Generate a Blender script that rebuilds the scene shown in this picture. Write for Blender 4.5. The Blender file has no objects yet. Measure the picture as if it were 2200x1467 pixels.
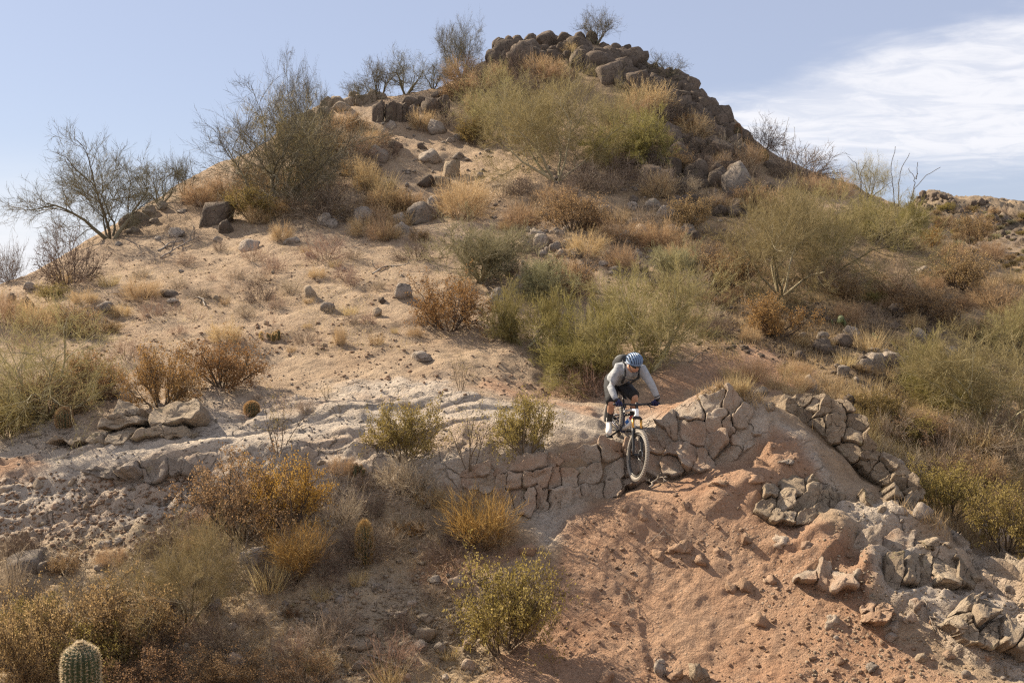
import bpy, math, random
import numpy as np
from mathutils import Vector, Matrix

# ------------------------------------------------------------------ camera, sky, sun, exposure
SC = bpy.context.scene
COL = SC.collection
F, CX, CY, HZ = 2140.0, 1100.0, 733.5, 620.0        # focal length and centre of a 2200 px wide picture; row of the horizon
PITCH = math.atan((CY - HZ) / F)
cam_d = bpy.data.cameras.new('camera'); cam = bpy.data.objects.new('camera', cam_d); COL.objects.link(cam)
cam.location = (0, 0, 0); cam.rotation_euler = (math.radians(90) - PITCH, 0, 0)
cam_d.sensor_width = 36; cam_d.lens = 36 * F / 2200; cam_d.clip_end = 5000; cam_d.clip_start = 0.1
cam_d.dof.use_dof = True; cam_d.dof.focus_distance = 15.0; cam_d.dof.aperture_fstop = 4.0
SC.camera = cam

SUN_EL, SUN_AZ = math.radians(36), math.radians(-55)   # azimuth from +Y, negative to the left
sd = Vector((math.sin(SUN_AZ) * math.cos(SUN_EL), math.cos(SUN_AZ) * math.cos(SUN_EL), math.sin(SUN_EL)))
sun_d = bpy.data.lights.new('sun', 'SUN'); sun_d.energy = 5.0; sun_d.angle = math.radians(0.55); sun_d.color = (1.0, 0.86, 0.66)
sun = bpy.data.objects.new('sun', sun_d); COL.objects.link(sun); sun.location = sd * 100
sun.rotation_euler = (-sd).to_track_quat('-Z', 'Y').to_euler()

W = bpy.data.worlds.new('World'); SC.world = W; W.use_nodes = True
nt = W.node_tree; nt.nodes.clear()
def wn(t, **kw):
    n = nt.nodes.new(t)
    for k, v in kw.items(): setattr(n, k, v)
    return n
def wm(op, a, b=None, c=None, clamp=False):
    n = nt.nodes.new('ShaderNodeMath'); n.operation = op; n.use_clamp = clamp
    for i, v in enumerate((a, b, c)):
        if v is None: continue
        if isinstance(v, (int, float)): n.inputs[i].default_value = v
        else: nt.links.new(v, n.inputs[i])
    return n.outputs[0]
def wsm(x, lo, hi):
    n = nt.nodes.new('ShaderNodeMapRange'); n.interpolation_type = 'SMOOTHSTEP'
    nt.links.new(x, n.inputs[0]); n.inputs[1].default_value = lo; n.inputs[2].default_value = hi
    return n.outputs[0]
SKY_STRENGTH = 0.05
sky = wn('ShaderNodeTexSky', sky_type='NISHITA'); sky.sun_disc = False; sky.sun_elevation = SUN_EL
sky.sun_rotation = SUN_AZ; sky.altitude = 700; sky.air_density = 1.0; sky.dust_density = 0.8; sky.ozone_density = 2.0
bg = wn('ShaderNodeBackground'); bg.inputs[1].default_value = SKY_STRENGTH
out = wn('ShaderNodeOutputWorld')
tc = wn('ShaderNodeTexCoord'); sp = wn('ShaderNodeSeparateXYZ'); nt.links.new(tc.outputs['Generated'], sp.inputs[0])
dx, dy, dz = sp.outputs
zz = wm('ADD', wm('MAXIMUM', dz, 0.0), 0.10)
cb = wn('ShaderNodeCombineXYZ'); nt.links.new(wm('DIVIDE', dx, zz), cb.inputs[0]); nt.links.new(wm('DIVIDE', dy, zz), cb.inputs[1])
mp = wn('ShaderNodeMapping'); mp.inputs['Rotation'].default_value = (0, 0, math.radians(32)); mp.inputs['Scale'].default_value = (1.0, 1.45, 1)
mp.inputs['Location'].default_value = (3.1, 1.7, 0)
nt.links.new(cb.outputs[0], mp.inputs[0])
def wnoise(scale, detail, rough, dist):
    n = wn('ShaderNodeTexNoise'); nt.links.new(mp.outputs[0], n.inputs['Vector'])
    n.inputs['Scale'].default_value = scale; n.inputs['Detail'].default_value = detail
    n.inputs['Roughness'].default_value = rough; n.inputs['Distortion'].default_value = dist
    return n.outputs[0]
n1 = wnoise(1.2, 10, 0.6, 0.5); n2 = wnoise(4.2, 9, 0.62, 0.9)
ysafe = wm('MAXIMUM', dy, 0.05)
ta, te = wm('DIVIDE', dx, ysafe), wm('DIVIDE', dz, ysafe)
etop = wm('ADD', wm('MULTIPLY', ta, 0.235), 0.158)
edge = wm('ADD', wm('SUBTRACT', etop, te), wm('MULTIPLY', wm('SUBTRACT', n1, 0.5), 0.10))
bank = wm('MULTIPLY', wm('MULTIPLY', wsm(edge, -0.012, 0.035), wsm(wm('ADD', te, wm('MULTIPLY', wm('SUBTRACT', n2, 0.5), 0.03)), 0.098, 0.150)), wsm(wm('ADD', ta, wm('MULTIPLY', wm('SUBTRACT', n2, 0.5), 0.16)), 0.14, 0.25))
bank = wm('MULTIPLY', bank, wm('ADD', 0.60, wm('MULTIPLY', 0.40, wsm(wm('ADD', wm('MULTIPLY', n1, 0.50), wm('MULTIPLY', n2, 0.80)), 0.50, 0.76))))
low = wm('MULTIPLY', wm('MULTIPLY', wsm(te, 0.16, 0.03), wsm(ta, -0.15, -0.50)), wsm(n1, 0.1, 0.6))
wisp = wm('MULTIPLY', wsm(n1, 0.60, 0.85), 0.35)
back = wm('MULTIPLY', wsm(dy, 0.35, -0.1), wsm(n1, 0.36, 0.62))  # unseen cloud cover behind the camera, thickened to lift and neutralise the shade
dens = wm('MAXIMUM', wm('MAXIMUM', bank, wm('MULTIPLY', low, 0.8)), wm('MAXIMUM', wm('MULTIPLY', wisp, wsm(te, 0.5, 0.9)), back), clamp=True)
tint = wn('ShaderNodeMix', data_type='RGBA'); tint.inputs[0].default_value = 0.6
nt.links.new(sky.outputs[0], tint.inputs[6]); tint.inputs[7].default_value = (5.5, 5.9, 7.6, 1)
mx = wn('ShaderNodeMix', data_type='RGBA')
nt.links.new(wm('MULTIPLY', dens, 0.92), mx.inputs[0]); nt.links.new(tint.outputs[2], mx.inputs[6]); mx.inputs[7].default_value = (8.8, 8.8, 9.2, 1)
nt.links.new(mx.outputs[2], bg.inputs[0]); nt.links.new(bg.outputs[0], out.inputs[0])

SC.view_settings.view_transform = 'Standard'; SC.view_settings.look = 'None'
SC.view_settings.gamma = 1; SC.view_settings.use_curve_mapping = False
SC.view_settings.exposure = 1.15
SC.render.engine = 'CYCLES'
SC.cycles.max_bounces = 5; SC.cycles.diffuse_bounces = 2; SC.cycles.glossy_bounces = 2; SC.cycles.transmission_bounces = 2
SC.cycles.use_denoising = False; SC.cycles.filter_width = 1.25

# ------------------------------------------------------------------ numbers and noise
RNG = np.random.default_rng(7)
def _hash(ix, iy, iz, seed):
    h = (ix.astype(np.int64) * 374761393 + iy.astype(np.int64) * 668265263 + iz.astype(np.int64) * 2147483647 + seed * 974634777) & 0xffffffff
    h = ((h ^ (h >> 13)) * 1274126177) & 0xffffffff
    return ((h ^ (h >> 16)) & 0xffff) / 65535.0
def vnoise(x, y, z=None, seed=0):
    x = np.asarray(x, float); y = np.asarray(y, float)
    z = np.zeros_like(x) if z is None else np.asarray(z, float)
    ix, iy, iz = np.floor(x), np.floor(y), np.floor(z)
    fx, fy, fz = x - ix, y - iy, z - iz
    fx, fy, fz = [f * f * f * (f * (f * 6 - 15) + 10) for f in (fx, fy, fz)]
    r = 0
    flat = not np.any(z)
    for a in (0, 1):
        for b in (0, 1):
            for c in ((0,) if flat else (0, 1)):
                w = (fx if a else 1 - fx) * (fy if b else 1 - fy) * (1 if flat else (fz if c else 1 - fz))
                r = r + w * _hash(ix + a, iy + b, iz + c, seed)
    return r * 2 - 1
def fbm(x, y, z=None, seed=0, oct=4, gain=0.5):
    r, a, s = 0, 1.0, 1.0
    for o in range(oct):
        r = r + a * vnoise(np.asarray(x) * s + 13.7 * o, np.asarray(y) * s - 7.3 * o, None if z is None else np.asarray(z) * s, seed + o)
        a *= gain; s *= 2.03
    return r
def nrm_(v): return v / np.maximum(np.linalg.norm(v, axis=-1, keepdims=True), 1e-9)
def sstep(x, lo, hi):
    t = np.clip((x - lo) / (hi - lo), 0, 1); return t * t * (3 - 2 * t)
def pchip(x, y, q):
    x = np.asarray(x, float); y = np.asarray(y, float); q = np.clip(q, x[0], x[-1])
    h = np.diff(x); d = np.diff(y) / h; m = np.zeros_like(y)
    for i in range(1, len(x) - 1):
        if d[i - 1] * d[i] > 0:
            w1, w2 = 2 * h[i] + h[i - 1], h[i] + 2 * h[i - 1]
            m[i] = (w1 + w2) / (w1 / d[i - 1] + w2 / d[i])
    m[0], m[-1] = d[0], d[-1]
    k = np.clip(np.searchsorted(x, q, side='right') - 1, 0, len(x) - 2)
    t = (q - x[k]) / h[k]
    return ((1 + 2 * t) * (1 - t) ** 2) * y[k] + t * (1 - t) ** 2 * h[k] * m[k] + t * t * (3 - 2 * t) * y[k + 1] + t * t * (t - 1) * h[k] * m[k + 1]
cP, sP = math.cos(PITCH), math.sin(PITCH)
def ray(px, py):
    """slopes X/Y and Z/Y of the sight line through a photo pixel"""
    u, v = (np.asarray(px, float) - CX) / F, (CY - np.asarray(py, float)) / F
    d = cP + v * sP
    return u / d, (v * cP - sP) / d
def P3(px, py, Y):
    a, b = ray(px, py); return Vector((float(a) * Y, Y, float(b) * Y))
def proj(X, Y, Z):
    depth = Y * cP - Z * sP; up = Y * sP + Z * cP
    return CX + F * X / depth, CY - F * up / depth
def YY(y):                                                          # hill distances
    return y if y <= 15 else (15 + (y - 15) * 0.72 if y < 62 else 48.8 + (y - 62))

# ------------------------------------------------------------------ the lie of the land, as ridge, edge and foot lines from near to far
# every line: photo column -> (distance in metres, photo row)
LINES = [
 {-3000:(3.5,1900), 1100:(3.5,1900), 5200:(3.5,1900)},
 {-3000:(7.5,1720), 1100:(7.5,1720), 5200:(7.5,1720)},
 {-3000:(10.4,1500), 0:(10.6,1467), 600:(10.8,1467), 1000:(11.0,1467), 1500:(11.0,1467), 1800:(10.6,1467), 2200:(10.0,1467), 5200:(9.6,1500)},
 {-3000:(12.4,1230), 0:(12.4,1225), 300:(12.4,1230), 600:(12.6,1235), 800:(12.8,1235), 1000:(12.9,1230), 1200:(12.9,1225), 1350:(12.9,1195), 1500:(12.7,1195), 1700:(12.3,1200), 1850:(11.8,1230), 2000:(11.3,1290), 2200:(10.9,1350), 5200:(10.7,1400)},
 {-3000:(13.0,1160), 0:(13.0,1150), 300:(13.0,1148), 600:(13.15,1153), 800:(13.35,1168), 970:(13.5,1170), 1150:(13.5,1165), 1250:(13.5,1140), 1360:(13.5,1088), 1450:(13.4,1074), 1560:(13.3,1062), 1640:(13.2,1062), 1720:(13.0,1092), 1850:(12.4,1185), 2000:(11.8,1250), 2200:(11.2,1332), 5200:(11.0,1400)},
 {-3000:(13.6,1090), 0:(13.6,1075), 300:(13.6,1065), 600:(13.7,1070), 800:(13.9,1100), 970:(14.05,1112), 1150:(14.15,1105), 1300:(14.38,1075), 1360:(14.5,1042), 1450:(14.38,1022), 1560:(14.1,1000), 1640:(13.9,992), 1720:(13.65,1020), 1780:(13.4,1080), 1850:(12.9,1145), 2000:(12.2,1215), 2200:(11.5,1315), 5200:(11.3,1400)},
 {-3000:(14.3,1030), 0:(14.25,1000), 300:(14.35,972), 600:(14.6,950), 800:(14.5,985), 970:(14.35,1018), 1060:(14.42,992), 1150:(14.5,980), 1300:(14.88,958), 1370:(14.98,945), 1420:(14.95,915), 1480:(14.85,868), 1550:(14.75,826), 1600:(14.7,842), 1650:(14.6,878), 1720:(14.4,925), 1800:(14.1,985), 1850:(13.8,1030), 2000:(12.9,1135), 2200:(12.1,1265), 5200:(11.9,1380)},
 {-3000:(15.6,960), 0:(15.4,935), 300:(15.6,912), 600:(16.0,885), 800:(16.3,882), 1000:(16.6,866), 1200:(17.0,866), 1350:(17.0,868), 1430:(16.6,866), 1500:(15.9,858), 1560:(15.6,856), 1650:(15.4,884), 1720:(15.4,905), 1800:(15.2,960), 1850:(15.0,1000), 1920:(14.6,1060), 2000:(14.1,1120), 2200:(13.5,1210), 5200:(13,1350)},
 {-3000:(18.5,860), 0:(18.2,835), 300:(18.4,826), 600:(18.8,822), 800:(19.2,802), 950:(19.3,790), 1050:(19.0,812), 1130:(18.8,840), 1200:(18.7,868), 1350:(18.8,880), 1450:(18.8,876), 1600:(18.4,878), 1700:(18.6,852), 1850:(18.0,935), 1920:(17.4,985), 2000:(16.6,1050), 2200:(15.6,1130), 5200:(15.3,1300)},
 {-3000:(22.5,740), 0:(22.3,722), 300:(22.5,725), 600:(22.8,722), 800:(22.8,715), 1000:(22.8,730), 1100:(22.3,755), 1200:(21.8,795), 1350:(21.4,790), 1450:(21.4,768), 1600:(21.8,772), 1700:(22.0,795), 1850:(21.5,825), 2000:(19.8,925), 2200:(18.8,985), 5200:(18,1100)},
 {-3000:(26,690), 0:(26.5,645), 300:(27.5,625), 600:(28.5,600), 800:(28.5,600), 1000:(28.5,603), 1200:(27.5,640), 1350:(27.5,662), 1450:(27.5,660), 1600:(28,655), 1700:(28.3,655), 1850:(28.5,690), 2000:(27.5,720), 2200:(26,790), 5200:(25,900)},
 {-3000:(28,800), -400:(28,720), 0:(31,612), 200:(35,535), 300:(37,512), 600:(39,452), 800:(39,465), 1000:(39,452), 1200:(38,445), 1350:(37,470), 1450:(37,475), 1600:(37,485), 1700:(37,505), 1850:(37,545), 2000:(37,575), 2200:(36,630), 5200:(36,700)},
 {-3000:(36,860), -400:(36,790), 0:(38,632), 200:(41,508), 300:(43,455), 400:(45,410), 600:(48,335), 800:(49,282), 1000:(50,292), 1200:(49,285), 1350:(48,305), 1450:(48,335), 1600:(47,378), 1700:(46,410), 1850:(46,448), 2000:(46,505), 2200:(46,580), 5200:(46,650)},
 {-3000:(42,900), -400:(44,830), 0:(46,690), 200:(47,535), 300:(49,455), 400:(51,398), 530:(53,342), 640:(54.5,268), 690:(55,244), 800:(57,218), 950:(58,188), 1050:(59,130), 1120:(60,100), 1200:(60.5,88), 1330:(60,112), 1450:(59,172), 1550:(57,246), 1600:(56,290), 1700:(54,350), 1830:(53,405), 1950:(53,455), 2000:(55,485), 2200:(60,575), 5200:(60,640)},
 {-3000:(60,900), 0:(60,760), 200:(60,620), 400:(60.5,470), 690:(61,330), 800:(61,300), 950:(61.5,250), 1200:(61.8,170), 1450:(61.8,250), 1600:(61,350), 1830:(61,450), 1950:(61,500), 2200:(61.9,585), 5200:(61.9,640)},
 {-3000:(110,700), 1700:(110,660), 1900:(110,560), 1950:(110,500), 2050:(110,486), 2200:(110,500), 5200:(110,600)},
 {-3000:(150,660), 1700:(150,650), 1900:(150,520), 1950:(150,452), 2000:(150,424), 2060:(150,438), 2110:(150,440), 2200:(152,452), 2600:(155,500), 5200:(160,600)},
 {-3000:(200,640), 1700:(200,640), 1900:(200,560), 2000:(200,470), 2130:(200,462), 2200:(200,446), 2400:(200,450), 5200:(200,600)},
 {-3000:(330,626), 1900:(330,600), 2200:(330,580), 5200:(330,615)},
 {-3000:(1500,621), 5200:(1500,621)},
]
S_IN = 0.57
s_cols = np.unique(np.round(np.concatenate([np.linspace(-1.9, -S_IN, 24), np.arange(-S_IN, S_IN, 0.0028), np.linspace(S_IN, 1.9, 24)]), 6))
t_rows = np.concatenate([np.linspace(math.log(3.6), math.log(9.2), 40)[:-1], np.arange(math.log(9.2), math.log(16.5), 0.0017),
                         np.arange(math.log(16.5), math.log(52), 0.0034), np.linspace(math.log(52), math.log(210), 180)[1:], np.linspace(math.log(210), math.log(1450), 30)[1:]])
NS, NT = len(s_cols), len(t_rows)
Yk = np.zeros((len(LINES), NS)); Ek = np.zeros_like(Yk)
colpx = CX + s_cols * F
for k, L in enumerate(LINES):
    xs = sorted(L); Yv = np.array([YY(L[x][0]) for x in xs]); Ev = np.array([ray(x, L[x][1])[1] for x in xs])
    Yk[k] = np.exp(pchip(xs, np.log(Yv), colpx)); Ek[k] = pchip(xs, Ev, colpx)
E0 = np.zeros((NT, NS))
for j in range(NS): E0[:, j] = pchip(np.log(Yk[:, j]), Ek[:, j], t_rows)
Yg = np.exp(t_rows)[:, None] * np.ones((1, NS)); Xg = Yg * s_cols[None, :]
Hs = E0 * Yg                                                       # smooth land
PXg, PYg = proj(Xg, Yg, Hs)

def inside(poly, x, y, soft, jit=0):
    """soft membership of photo points in a polygon drawn on the land"""
    poly = np.asarray(poly, float); n = len(poly)
    ins = np.zeros(x.shape, bool); dmin = np.full(x.shape, 1e9)
    for i in range(n):
        (x0, y0), (x1, y1) = poly[i], poly[(i + 1) % n]
        c = ((y0 > y) != (y1 > y)) & (x < (x1 - x0) * (y - y0) / (y1 - y0 + 1e-9) + x0); ins ^= c
        ex, ey = x1 - x0, y1 - y0
        t = np.clip(((x - x0) * ex + (y - y0) * ey) / (ex * ex + ey * ey + 1e-9), 0, 1)
        dmin = np.minimum(dmin, np.hypot(x - x0 - t * ex, y - y0 - t * ey))
    sd_ = np.where(ins, dmin, -dmin) + jit
    return sstep(sd_, -soft, soft)
ZJ = fbm(Xg * 1.1, Yg * 1.1, seed=3, oct=5) * 26
RED = [[(1265,1100),(1345,1045),(1480,1030),(1600,1005),(1660,950),(1720,995),(1790,1090),(1770,1150),(1840,1200),(1890,1310),(2050,1420),(2300,1480),(2300,1900),(900,1900),(1010,1467),(1150,1330),(1190,1200),(1230,1130)],
       [(1330,880),(1400,840),(1480,770),(1640,745),(1760,790),(1710,838),(1560,820),(1500,850),(1450,882)],
       [(890,1245),(960,1190),(1120,1170),(1130,1220),(1000,1290)], [(-60,1035),(-60,985),(90,978),(110,1000)], [(1100,840),(990,815),(1080,800),(1260,850),(1270,872)]]
GREY = [[(560,850),(820,815),(960,800),(1010,835),(1250,868),(1450,872),(1560,820),(1650,880),(1650,960),(1490,1010),(1350,975),(1200,960),(1000,1020),(900,1100),(700,1100),(640,1000),(400,1100),(-100,1200),(-100,940),(240,900),(470,850)],
        [(1620,850),(1700,940),(1800,1030),(1900,1100),(2080,1190),(2300,1330),(2300,1470),(2100,1400),(1920,1310),(1860,1200),(1780,1130),(1760,1090),(1700,980)],
        [(1120,1100),(1260,1085),(1280,1130),(1180,1190),(1110,1140)]]
LIT = [[(-300,1045),(200,1040),(430,1015),(660,1010),(720,1100),(400,1200),(-300,1230)], [(-300,1180),(300,1160),(640,1130),(720,1010),(960,1010),(1060,1090),(1110,1160),(950,1240),(1120,1330),(1060,1467),(1000,1900),(-300,1900)]]
GRASSY = [[(960,190),(1060,135),(1200,85),(1340,105),(1560,235),(1720,400),(1300,440),(1250,390),(1080,330),(1000,260)], [(1500,860),(1560,800),(1500,700),(1480,600),(1350,500),(1300,420),(1450,330),(1700,420),(1900,450),(2300,560),(2300,1330),(2120,1190),(1960,1100),(1850,1000),(1700,870)]]
def zone(polys, soft, far=99, jit=1.0):
    m = np.zeros_like(Xg)
    for p in polys: m = np.maximum(m, inside(p, PXg, PYg, soft, ZJ * jit))
    return m * (Yg < far)
Zred, Zgrey, Zlit, Zgra = zone(RED, 22, 24), zone(GREY, 30, 21, 1.2), zone(LIT, 40, 16), zone(GRASSY, 40)
Zgra = np.maximum(Zgra, sstep(Yg, 60, 90))
near = sstep(Yg, 22, 12)
upper = sstep(Yg, 30, 42)
# relief: broad swells, lumps, rills running downhill, pebbly roughness
rel = (0.10 - 0.04 * Zred) * fbm(Xg * 0.5, Yg * 0.5, seed=11, oct=3) + (0.045 - 0.027 * Zred) * fbm(Xg * 1.7, Yg * 1.7, seed=21, oct=4)
rough = fbm(Xg * 5, Yg * 5, seed=31, oct=4, gain=0.6)
rel += rough * (0.018 + 0.021 * Zlit + 0.018 * Zgrey * sstep(Yg, 15.0, 14.4) + 0.014 * upper)
sandy = np.clip(1 - Zred - Zgrey - Zlit - Zgra, 0, 1)
rel += sandy * 0.026 * np.abs(vnoise(Xg * 2.2 + Yg * 0.8, Yg * 5.0, seed=41)) * sstep(Yg, 15, 19)
sandy = sandy; u_ = Xg * 0.92 + Yg * 0.38
rel += Zred * near * (-0.042 * (1 - np.abs(vnoise(u_ * 2.3 + 0.4 * vnoise(Xg * 1.5, Yg * 1.5, seed=5), Yg * 0.45, seed=51))) ** 3 + 0.016 * fbm(Xg * 3.1, Yg * 3.1, seed=61, oct=4))
ledge = np.abs(vnoise(Xg * 1.1, Yg * 2.6 - Xg * 0.9, seed=71))
rel += Zgrey * 0.055 * (sstep(ledge, 0.18, 0.30) - 0.5) * sstep(Yg, 20, 15)
ra, rb = Xg * .8 - Yg * .6, Xg * .6 + Yg * .8                        # along and across the bedrock ribs
rb2 = rb * 1.5 + 0.8 * fbm(ra * .55, rb * .7, seed=101, oct=3) + 0.07 * fbm(ra * 3.2, rb * 3.2, seed=105, oct=4)
fr_ = rb2 - np.floor(rb2); saw = np.where(fr_ < .13, fr_ / .13, (1 - fr_) / .87)
RIB = [[(1580,900),(1640,868),(1720,900),(1800,985),(1830,1060),(1700,1060),(1640,1000)], [(1600,1110),(1700,1030),(1800,1040),(1960,1100),(2250,1260),(2300,1500),(2080,1420),(1880,1370),(1740,1340),(1650,1260),(1580,1200)]]
Zrib = zone(RIB, 34, 18, .8)
rel += Zrib * (0.26 * (saw - .5) * (0.55 + 0.45 * vnoise(ra * .9, rb * .9, seed=107)) + 0.014 * fbm(Xg * 7, Yg * 7, seed=109, oct=3, gain=.6))
sb = (Yg - .18 * Xg) * 1.7 + 0.7 * fbm(Xg * .4, Yg * .8, seed=111, oct=3) + 0.10 * fbm(Xg * 3, Yg * 3, seed=113, oct=3); fs_ = sb - np.floor(sb)
rel += Zgrey * (1 - Zrib) * sstep(PXg, 1150, 800) * 0.05 * (np.where(fs_ < .10, fs_ / .10, (1 - fs_) / .90) - .5)
rel += sstep(Yg, 24, 45) * 0.22 * fbm(Xg * 0.35, Yg * 0.35, seed=81, oct=4) * sstep(Yg, 60, 52)
rel += sstep(Yg, 70, 120) * 2.4 * (0.5 - np.abs(fbm(Xg * 0.11, Yg * 0.06, seed=91, oct=7, gain=0.62))) * sstep(Xg / Yg, 0.3, 0.42)
def seg_field(pts):
    best = np.full(Xg.shape, 1e9); side = np.zeros(Xg.shape); 
    for (a, b) in zip(pts[:-1], pts[1:]):
        ex, ey = b[0] - a[0], b[1] - a[1]; l2 = ex * ex + ey * ey
        t = np.clip(((PXg - a[0]) * ex + (PYg - a[1]) * ey) / l2, 0, 1)
        d = np.hypot(PXg - a[0] - t * ex, PYg - a[1] - t * ey); m = d < best
        side = np.where(m, (ex * (PYg - a[1]) - ey * (PXg - a[0])), side); best = np.minimum(best, d)
    return best * np.sign(side)
TRAIL = [(-200,1020),(0,1004),(150,986),(300,968),(450,955),(600,942),(720,918),(880,902),(1050,895),(1180,905),(1290,930)]
rel *= 1
keep = 1 - 0.75 * np.exp(-((PXg - 1350) / 70) ** 2 - ((Yg - 14.8) / 0.9) ** 2)
RUTS = [[(1395,1085),(1335,1180),(1300,1300),(1275,1480)], [(1455,1085),(1425,1200),(1400,1330),(1420,1480)], [(1660,1330),(1880,1400),(2120,1480)], [(1345,1110),(1275,1210),(1240,1330),(1200,1480)]]
for pts in RUTS:
    d_ = np.abs(seg_field(pts) + ZJ * .8); rel += Zred * (Yg < 14) * (-0.017 * np.exp(-(d_ / 9.0) ** 2) + 0.008 * np.exp(-((d_ - 18) / 9.0) ** 2)) * (0.55 + 0.65 * vnoise(Xg * 1.3, Yg * 1.3, seed=121))
rel += Zred * near * 0.011 * fbm(Xg * 11, Yg * 11, seed=123, oct=3, gain=.65)
ZT = np.exp(-((seg_field(TRAIL) + ZJ * .12) / 11.0) ** 2) * (Yg < 20); Zgrey = np.maximum(Zgrey, ZT); Zlit *= 1 - ZT
# the ground lies a little back behind the cracked rock faces, so that their joints are deep
WALLS = [[(968,1032),(1000,1012),(1060,994),(1150,982),(1240,972),(1300,958),(1345,956),(1372,985),(1385,1018),(1362,1048),(1300,1082),(1200,1106),(1108,1116),(1085,1078),(1040,1066),(1000,1050)],
         [(1392,950),(1430,926),(1470,904),(1505,878),(1535,866),(1562,860),(1596,872),(1632,902),(1656,944),(1585,990),(1500,1020),(1440,1028),(1392,1028),(1382,975)],
         [(1640,1050),(1700,1030),(1750,1040),(1790,1060),(1840,1075),(1880,1060),(1935,1070),(1990,1110),(2010,1140),(1970,1150),(1900,1110),(1850,1100),(1800,1110),(1765,1120),(1720,1130),(1660,1125),(1620,1100)],
         [(1816,1186),(1880,1164),(1958,1148),(2020,1142),(2110,1148),(2150,1186),(2200,1232),(2195,1262),(2140,1222),(2076,1196),(1960,1196),(1890,1208),(1824,1210)],
         [(1892,1222),(1940,1206),(1985,1198),(2050,1195),(2104,1212),(2108,1264),(2050,1272),(2000,1266),(1900,1266)], [(1708,1236),(1750,1213),(1800,1219),(1838,1250),(1840,1274),(1800,1280),(1712,1260)], [(1850,1310),(1870,1288),(1905,1290),(1922,1320),(1912,1348),(1862,1346)]]
WM = np.max([inside(w_, PXg, PYg, 12) for w_ in WALLS[2:]], axis=0) * (Yg < 16)
Hg = Hs + rel * keep * (1 - .7 * ZT) * (1 - .85 * WM)
# grey rock ledges that step down towards the viewer on the right-hand ridge (crest lines, drop in metres)
for pts, drop, wid in [([(1810,1190),(1900,1150),(1990,1140),(2065,1165),(2140,1215)], 0.20, 150), ([(1900,1225),(2000,1190),(2100,1210),(2210,1290)], 0.12, 90),
                       ([(1690,1180),(1790,1165),(1840,1200),(1850,1240)], 0.10, 70), ([(1655,1010),(1740,990),(1800,1010)], 0.08, 60), ([(1560,1090),(1640,1050),(1740,1050)], 0.10, 70),
                       ([(380,1010),(470,985),(560,975),(640,985)], 0.10, 70), ([(0,945),(150,925),(300,915)], 0.07, 50), ([(870,1075),(960,1030),(1010,1015)], 0.12, 60),
                       ([(560,905),(700,890),(760,905)], 0.05, 30), ([(840,880),(920,865),(1010,868)], 0.06, 34), ([(640,1005),(720,1010),(800,1030)], 0.05, 50)]:
    s_ = seg_field(pts) + ZJ * 0.42
    Hg += drop * sstep(s_, 10, -6) * sstep(s_, -wid, -10) * (Yg < 22) * sstep(np.abs(s_), wid * 1.2, wid * 0.6)
del ZJ, rough

for w_ in WALLS: Hg -= 0.06 * inside(w_, PXg, PYg, 9) * (Yg < 16)

def height(X, Y, G=None):
    G = Hg if G is None else G
    X = np.asarray(X, float); Y = np.asarray(Y, float)
    s = np.clip(X / Y, s_cols[0], s_cols[-1]); t = np.clip(np.log(Y), t_rows[0], t_rows[-1])
    j = np.clip(np.searchsorted(s_cols, s) - 1, 0, NS - 2); i = np.clip(np.searchsorted(t_rows, t) - 1, 0, NT - 2)
    fs = (s - s_cols[j]) / (s_cols[j + 1] - s_cols[j]); ft = (t - t_rows[i]) / (t_rows[i + 1] - t_rows[i])
    return (G[i, j] * (1 - fs) + G[i, j + 1] * fs) * (1 - ft) + (G[i + 1, j] * (1 - fs) + G[i + 1, j + 1] * fs) * ft
YS = np.exp(np.linspace(math.log(9.0), math.log(260), 900))
def hit(px, py, G=None, ymin=9.0, ymax=260):
    """where the sight line of a photo pixel meets the land (nearest pass if it goes over the skyline)"""
    px = np.atleast_1d(np.asarray(px, float)); py = np.atleast_1d(np.asarray(py, float))
    a, b = ray(px, py); ys = YS[(YS >= ymin) & (YS <= ymax)]
    res = np.zeros((len(px), 3))
    for c in range(0, len(px), 1500):
        A, B = a[c:c + 1500, None], b[c:c + 1500, None]
        gap = B * ys - height(A * ys, ys + 0 * A, G)
        below = gap <= 0; first = np.argmax(below, 1); none = ~below.any(1)
        first = np.where(none, np.argmin(gap / ys, 1), first); p = np.maximum(first - 1, 0); r = np.arange(len(first))
        g0, g1 = gap[r, p], gap[r, first]
        f = np.where((~none) & (first > 0), g0 / np.where(np.abs(g0 - g1) < 1e-9, 1, g0 - g1), 1.0)
        y = ys[p] + (ys[first] - ys[p]) * np.clip(f, 0, 1); x = A[:, 0] * y
        res[c:c + 1500] = np.stack([x, y, height(x, y, G)], 1)
    return res
def normal(X, Y, G=None, e=0.12):
    zx = (height(X + e, Y, G) - height(X - e, Y, G)) / (2 * e); zy = (height(X, Y + e, G) - height(X, Y - e, G)) / (2 * e)
    n = np.stack([-zx, -zy, np.ones_like(np.asarray(zx))], -1)
    return n / np.linalg.norm(n, axis=-1, keepdims=True)

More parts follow.
